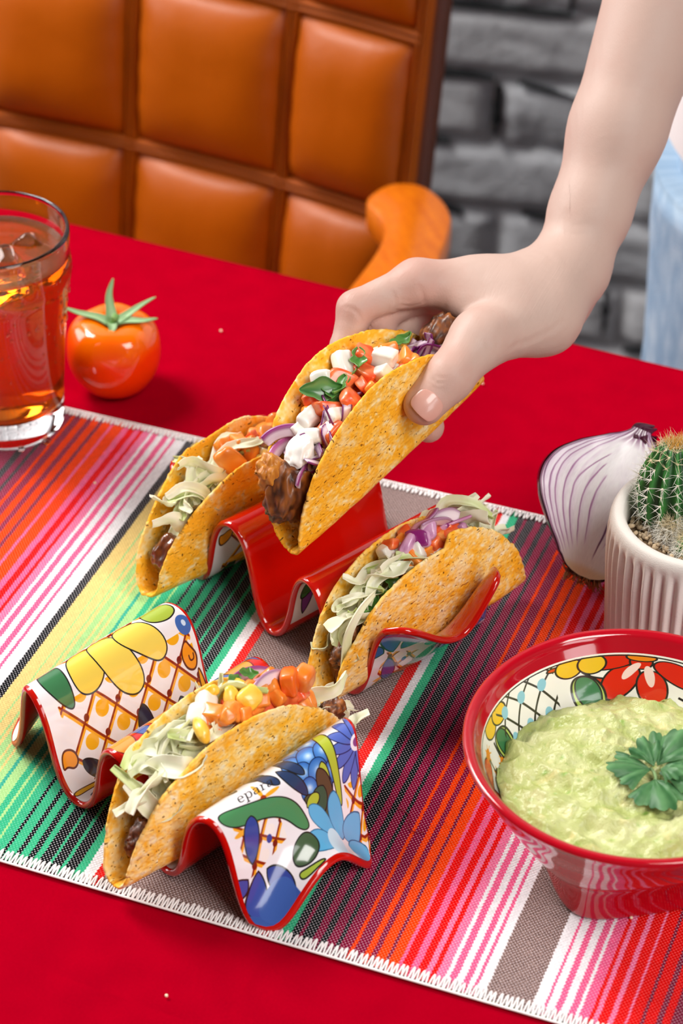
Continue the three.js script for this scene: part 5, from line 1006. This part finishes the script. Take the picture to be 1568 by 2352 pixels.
  const stem = [V(0.0005, 0.001, 0.004), V(0, 0.003, 0), V(-0.0015, 0.0035, -0.004)];
  part('stem', taperTube([...stem], [0.0009, 0.0008, 0.0006], 8, 8), std(0x8fb277, 0.5), sp);
  for (const [x, y, z, L, W, rot, tx, s] of [[-0.0015, 0.0030, -0.0030, 0.0190, 0.85, -1.45, -0.10, 1], [0.0015, 0.0048, -0.0040, 0.0200, 0.8, 2.5, -0.18, 2], [-0.0005, 0.0058, -0.0025, 0.0135, 0.8, -2.75, -0.3, 3], [0.0020, 0.0036, 0.0000, 0.0195, 0.95, 1.5, -0.10, 4], [-0.0002, 0.0026, 0.0030, 0.0185, 1.05, 0.1, 0.08, 5], [0.0025, 0.0052, -0.0010, 0.0120, 0.8, 0.9, -0.25, 6]]) {
    const l = part('leaf', lf(L, W, s), leafM, sp); l.position.set(x, y, z); l.rotation.set(tx, rot, 0, 'YXZ');
  }
}

// ---------------------------------------------------------------- halved red onion
{
  const n = V(0.27, 0.616, 0.74).normalize(), A0 = V(0.336, 0.66, -0.671), A = A0.addScaledVector(n, -A0.dot(n)).normalize(), B = V(0, 0, 0).crossVectors(A, n).normalize();
  const t = thing('red_onion_half', 'halved red onion with its cut face showing, propped behind the cactus pot', 'onion', [0.1263, 0.7638, -0.9868]);
  t.quaternion.setFromRotationMatrix(new THREE.Matrix4().makeBasis(B, A, n));
  const L = 0.0845, prof = (k) => {                       // half width at k (0 root .. 1 neck)
    const P = [[0, 0.0030], [0.015, 0.0072], [0.04, 0.0112], [0.1, 0.0158], [0.25, 0.0258], [0.42, 0.0352], [0.55, 0.0378], [0.68, 0.0345], [0.8, 0.0255], [0.9, 0.0140], [0.96, 0.0072], [1, 0.0046]];
    let i = 0; while (i < P.length - 2 && P[i + 1][0] < k) i++; const q = clamp((k - P[i][0]) / (P[i + 1][0] - P[i][0])); const p0 = P[Math.max(0, i - 1)][1], p1 = P[i][1], p2 = P[i + 1][1], p3 = P[Math.min(P.length - 1, i + 2)][1];
    return 0.5 * (2 * p1 + (p2 - p0) * q + (2 * p0 - 5 * p1 + 4 * p2 - p3) * q * q + (3 * p1 - p0 - 3 * p2 + p3) * q * q * q);
  };
  const map = pixels(1024, 1024, (px, py) => {
    const k = py / 1023, r = (px / 1023 * 2 - 1), warp = 0.03 * fbm(k * 5, r * 3, 2, 3), x = r + warp, ax = Math.abs(x);
    let c = mixc([252, 250, 252], [236, 222, 240], clamp(ax * ax * 0.75 + 0.25 * n3(x * 9, k * 4, 3)));
    c = mixc(c, [246, 241, 226], sst(0.25, 0.0, k) * 0.8);
    // scale lines: each closes in towards the root and the neck at its own pace
    const lines = x < 0 ? [0.955, 0.87, 0.78, 0.66, 0.55, 0.40, 0.24] : [0.95, 0.86, 0.76, 0.67, 0.55, 0.42, 0.3, 0.16];
    lines.forEach((l, i) => {
      const lo = 0.05 + (1 - l) * 0.16, hi = l < 0.6 ? 0.55 + 0.45 * l : 1, fade = sst(lo, lo + 0.12, k) * (1 - sst(hi - 0.04, hi, k) * (l < 0.6 ? 1 : 0)), wd = (0.008 + 0.01 * (1 + n3(i * 5, k * 6, 9)) * 0.6) * (1 + 1.4 * sst(0.75, 1, k)), d = Math.abs(ax - l * (l < 0.6 ? 1 - 0.6 * sst(0.5, 1, k) : 1) - 0.02 * n3(i, k * 3, 4));
      c = mixc(c, mixc([150, 70, 140], [96, 18, 84], i === 0 ? 1 : 0.35), fade * (1 - sst(wd * 0.4, wd, d)) * (0.55 + 0.45 * (l > 0.8 ? 1 : 0.5 + 0.5 * n3(i * 3, k * 3, 1))));
      const tint = ax - l; if (tint < 0 && tint > -0.07) c = mixc(c, [206, 170, 206], fade * 0.35 * (1 + tint / 0.07));
    });
    const core = Math.abs(x - 0.03 - 0.05 * Math.sin(k * 3)); c = mixc(c, [96, 34, 84], (1 - sst(0.004, 0.022 + 0.02 * k, core)) * sst(0.1, 0.2, k) * (1 - sst(0.5, 0.62, k)));
    if (k > 0.86) c = mixc(c, [84, 12, 62], sst(0.86, 0.98, k) * clamp(0.55 + 0.8 * Math.sin(x * 26 + 3 * n3(x * 6, k * 6))));
    if (k < 0.085) c = mixc([238, 216, 176], c, sst(0.03, 0.085, k));
    c = mixc(c, [104, 18, 74], sst(0.965, 0.99, Math.abs(r)));
    const v = 1 + 0.05 * n3(px / 5, py / 40, 8); return c.map((q) => q * v);
  }, { clamp: true });
  const face = grid(40, 60, (u, v) => { const w = prof(v) * 1.12 * (2 * u - 1); return V(w + 0.004 * v * v, v * L, 0.0006 * fbm(w * 120, v * 9, 2, 2) + 0.00015 * Math.cos(w * 380) + 0.0008); }, {});
  part('cut_face', face, std(0xffffff, 0.38, { map, clearcoat: 0.12, clearcoatRoughness: 0.2 }), t, 'moist white cut face with purple rings');
  const skin = grid(48, 60, (u, v) => { const a = Math.PI + u * Math.PI, r = (prof(v) * 1.12 + 0.0007) * (1 + 0.012 * n3(u * 9, v * 4, 3)), tip = v > 0.93 ? (v - 0.93) * 0.05 : 0; return V(Math.cos(a) * r + 0.004 * v * v + tip, v * L, Math.sin(a) * r * 0.66 + 0.0008); }, { flip: true, color: (u, v) => mixc(mixc(lin('#3d0a26'), lin('#7a1c48'), clamp(0.45 + 0.9 * n3(u * 40, v * 2.5, 5))), lin('#8a4a2a'), sst(0.12, 0, v)) });
  part('skin', skin, std(0xffffff, 0.25, { vertexColors: true, clearcoat: 0.4, side: THREE.DoubleSide }), t, 'dark purple papery skin');
  const neck = mergeGeometries([...Array(9)].map((_, i) => { const r = rng(i + 5), a = i * 0.7; return taperTube([V(0.004 + Math.cos(a) * 0.002, L - 0.006, -Math.abs(Math.sin(a)) * 0.003), V(0.005 + Math.cos(a) * 0.004, L + 0.001, -0.002), V(0.008 + (r() - 0.3) * 0.012, L + 0.001 + r() * 0.004, -0.003 + r() * 0.003)], [0.0028, 0.0019, 0.0006], 8, 6); }));
  part('dry_neck', neck, std(0x4d1030, 0.5), t, 'dry dark purple neck');
  const rr = rng(9), roots = mergeGeometries([...Array(46)].map(() => { const a = Math.PI + rr() * Math.PI, q = Math.sqrt(rr()) * 0.010, x = Math.cos(a) * q, z = Math.sin(a) * q; return taperTube([V(x, 0.002, z), V(x * 1.15, -0.001 - rr() * 0.001, z * 1.1 + 0.001), V(x * 1.3 + (rr() - 0.5) * 0.004, -0.002 - rr() * 0.003, z + (rr() - 0.5) * 0.004)], [0.0005, 0.0004, 0.0002], 5, 4); }));
  part('roots', roots, std(0x9a6a3c, 0.8), t, 'tuft of dry brown roots');
  const plate = lathe(smoothProfile([[0, -0.0008], [0.006, -0.0006], [0.0105, 0.0008], [0.0128, 0.0032]], 8), 40, null, { from: Math.PI * 0, sweep: Math.PI, flip: true });
  part('root_plate', plate, std(0x6b4022, 0.8, { side: THREE.DoubleSide }), t);
}

// ---------------------------------------------------------------- potted cacti
{
  const POT = { x: 0.1775, z: -0.9475, r: 0.0465, h: 0.083 };
  const t = thing('potted_cactus', 'fluted off-white ceramic pot of spiny green cacti behind the guacamole', 'potted cactus', [POT.x, RUN.y + 0.0004, POT.z]);
  const clay = std(0xdcd6cf, 0.72, { bumpScale: 0.0003, bumpMap: pixels(256, 256, (x, y) => 128 + 70 * tn(x / 3, y / 3, 85) + 40 * tn(x / 20, y / 20, 12), { srgb: false, repeat: [4, 4] }) });
  const prof = smoothProfile([[0, 0.0006], [0.030, 0.0004], [0.0405, 0.0], [0.0428, 0.002], [0.0437, 0.012], [0.0452, 0.040], [0.0462, 0.062], [0.0458, 0.074], [0.0446, 0.0805], [0.0430, 0.0828], [0.0405, 0.0832], [0.0384, 0.0822], [0.0374, 0.079], [0.0368, 0.07], [0.036, 0.058], [0, 0.056]], 100);
  const flutes = 46;
  part('pot', lathe(prof, 368, (r, y, a) => { if (r < 0.0415) return r; const outer = 1 - sst(0.0675, 0.081 + 0.002 * Math.cos(a * flutes), y), k = Math.abs(Math.cos(a * flutes / 2 + 0.12 * Math.sin(y * 60))); return r - 0.0031 * outer * Math.pow(1 - k, 0.8) * sst(0.001, 0.006, y); }), clay, t, 'fluted off-white ceramic pot');
  // gravel: a bed and loose stones
  part('gravel_bed', lathe([[0, 0.0685], [0.015, 0.0690], [0.030, 0.0675], [0.0366, 0.066]], 48, null, { flip: true }), std(0x8a7256, 0.95), t).userData.kind = 'stuff';
  const stone = [0, 1, 2].map((k) => chunk(1, 0.8, 0.9, k + 11, { seg: 3, power: 2.6, rough: 0.2 })), stoneM = std(0xffffff, 0.85), rand = rng(5), m = new THREE.Matrix4(), q = new THREE.Quaternion();
  stone.forEach((g, k) => { const im = new THREE.InstancedMesh(g, stoneM, 330); im.name = 'gravel'; im.userData.kind = 'stuff'; for (let i = 0; i < 330; i++) { const a = rand() * 6.283, r = Math.sqrt(rand()) * 0.0355, s = 0.0013 + rand() * 0.0017; q.setFromEuler(new THREE.Euler(rand() * 6, rand() * 6, rand() * 6)); m.compose(V(Math.cos(a) * r, 0.0687 + rand() * 0.002, Math.sin(a) * r), q, V(s, s, s)); im.setMatrixAt(i, m); const v = 0.55 + rand() * 0.6; im.setColorAt(i, new THREE.Color(0.62 * v, 0.47 * v, 0.3 * v)); } t.add(im); });
  const spineG = new THREE.ConeGeometry(0.00016, 1, 4, 1); spineG.translate(0, 0.5, 0);
  const cactus = (x, z, y0, H, R, ribs, lean, label, o) => {
    const g = new THREE.Group(); g.name = 'cactus'; g.userData.label = label; g.position.set(x, y0, z); g.rotation.set(lean[0], o.turn ?? 0, lean[1]); t.add(g);
    const shape = (k) => R * Math.pow(Math.sin(Math.PI * clamp(0.16 + k * 0.84 * 0.995)), 0.55) * (k < 0.15 ? 0.75 + 0.25 * k / 0.15 : 1);
    const rad = (k, a) => shape(k) * (1 - o.depth * Math.pow(Math.abs(Math.sin(a * ribs / 2)), 0.8) * sst(1, 0.88, k));
    const pt = (k, a) => { const r = rad(k, a); return V(Math.cos(a) * r, k * H - (k > 0.94 ? (k - 0.94) * H * 0.7 : 0), Math.sin(a) * r); };
    part('stem', grid(ribs * 8, 50, (u, v) => pt(v, u * Math.PI * 2), { closeU: true, flip: true, color: (u, v) => { const rib = Math.pow(Math.abs(Math.cos(u * Math.PI * ribs)), 3); return mixc(mixc(lin(o.dark), lin(o.light), clamp(rib * 0.8 + 0.3 * n3(u * 20, v * 9, 2))), lin('#cdbf9a'), o.wool * sst(0.12, 0.0, v) + 0.4 * sst(0.93, 1, v)); } }), std(0xffffff, 0.45, { vertexColors: true }), g);
    const per = Math.round(H / o.step), list = [];
    const sr = rng(ribs * 17 + per);
    for (let i = 0; i < ribs; i++) for (let j = 0; j <= per; j++) {
      const a = i * Math.PI * 2 / ribs, k = clamp(0.04 + 0.95 * (j + 0.5 * (i % 2)) / (per + 0.5), 0, 0.985), p = pt(k, a), n = V(Math.cos(a), sst(0.6, 1, k) * 1.8 - 0.2 * (k < 0.2), Math.sin(a)).normalize();
      for (let s = 0; s < o.spines; s++) { const d = n.clone().multiplyScalar(o.flat).add(V(sr() - 0.5, sr() - 0.5, sr() - 0.5).multiplyScalar(2)).normalize(); if (d.dot(n) < 0.02) d.addScaledVector(n, 0.4).normalize(); list.push([p, d, o.len * (0.5 + sr()), k]); }
    }
    for (let s = 0; s < (o.tuft ?? 0); s++) { const d = V((sr() - 0.5) * 1.3, 1, (sr() - 0.5) * 1.3).normalize(); list.push([V((sr() - 0.5) * R * 0.5, H * 0.955, (sr() - 0.5) * R * 0.5), d, o.len * (0.7 + sr() * 0.6), 1.2]); }
    const im = new THREE.InstancedMesh(spineG, std(0xffffff, 0.6), list.length); im.name = 'spines'; im.userData.kind = 'stuff';
    list.forEach(([p, d, l, k], i) => { q.setFromUnitVectors(V(0, 1, 0), d); m.compose(p, q, V(o.thick, l, o.thick)); im.setMatrixAt(i, m); im.setColorAt(i, new THREE.Color(...(k > 1 ? [0.75, 0.42, 0.08] : k > 0.8 ? [0.78, 0.66, 0.42] : [0.85, 0.82, 0.74]))); });
    g.add(im);
    const ar = new THREE.InstancedMesh(new THREE.IcosahedronGeometry(1, 0), std(0xe9dcc6, 0.9), ribs * (per + 1)); ar.name = 'areoles'; ar.userData.kind = 'stuff'; let c = 0;
    for (let i = 0; i < ribs; i++) for (let j = 0; j <= per; j++) { const a = i * Math.PI * 2 / ribs, k = clamp(0.04 + 0.95 * (j + 0.5 * (i % 2)) / (per + 0.5), 0, 0.985); m.compose(pt(k, a), new THREE.Quaternion(), V(0.0006, 0.0006, 0.0006)); ar.setMatrixAt(c++, m); }
    g.add(ar);
  };
  cactus(-0.013, -0.011, 0.066, 0.050, 0.0185, 14, [-0.1, 0.02], 'tallest ribbed cactus with golden crown', { depth: 0.2, dark: '#123f17', light: '#3f8a3c', wool: 0.8, step: 0.0052, spines: 9, flat: 0.55, len: 0.0055, thick: 1, tuft: 120, turn: 0.2 });
  cactus(0.0135, 0.006, 0.066, 0.043, 0.0155, 12, [0.1, -0.12], 'second ribbed cactus at the right of the pot', { depth: 0.2, dark: '#16481a', light: '#4b9440', wool: 0.8, step: 0.005, spines: 10, flat: 0.55, len: 0.006, thick: 1, tuft: 80, turn: 0.5 });
  const fuzz = { depth: 0.08, dark: '#4f7a45', light: '#8fb07c', wool: 0.5, step: 0.0022, spines: 16, flat: 0.75, len: 0.0048, thick: 0.8 };
  cactus(-0.006, 0.012, 0.067, 0.013, 0.0082, 14, [0.15, 0.1], 'small white fuzzy cactus', fuzz);
  cactus(0.004, 0.0235, 0.067, 0.013, 0.0085, 14, [0.25, 0], 'small white fuzzy cactus at the pot rim', { ...fuzz, turn: 1 });
  cactus(-0.0125, 0.0015, 0.067, 0.016, 0.0075, 12, [0.1, 0.25], 'small woolly offset at the foot of the tall cactus', { ...fuzz, light: '#b8ae92', dark: '#8a7f63' });
}

// ---------------------------------------------------------------- crumbs and a stray thread
[['tiny pale crumb on the red cloth between tomato and lifted taco', -0.0736, TY, -1.2445], ['tiny pale crumb alone on the red cloth in front of the runner', -0.0760, TY, -0.7115], ['tiny pale crumb on the red cloth right of the hand', 0.0834, TY, -1.1870], ['tiny pale crumb on the runner beside the bowl foot', 0.1300, RUN.y, -0.7560], ['tiny pale crumb on the orange stripes below the drinking glass', -0.1375, RUN.y, -1.0855]].forEach(([label, x, y, z], i) => {
  const c = single('crumb', chunk(0.0016, 0.0013, 0.0015, i + 2, { seg: 3, power: 2.4, rough: 0.15 }), M.crumb ??= std(0xf2d9bd, 0.6), label, 'crumb', 'crumbs'); c.position.set(x, y + 0.0008, z);
});
{
  const y = RUN.y + 0.0009;
  single('loose_thread', tube([V(0.0263, y, -0.8265), V(0.0300, y + 0.0005, -0.8235), V(0.0318, y, -0.8190), V(0.0305, y + 0.0004, -0.8140), V(0.0325, y, -0.8110), V(0.0385, y, -0.8100)], 0.00022, 60, 5), std(0x8a0f26, 0.8), 'short dark red thread lying loose on the striped runner left of the bowl', 'thread');
}

scene.traverse((o) => { if (o.isMesh) { o.castShadow = true; o.receiveShadow = true; } });
renderer.render(scene, camera);
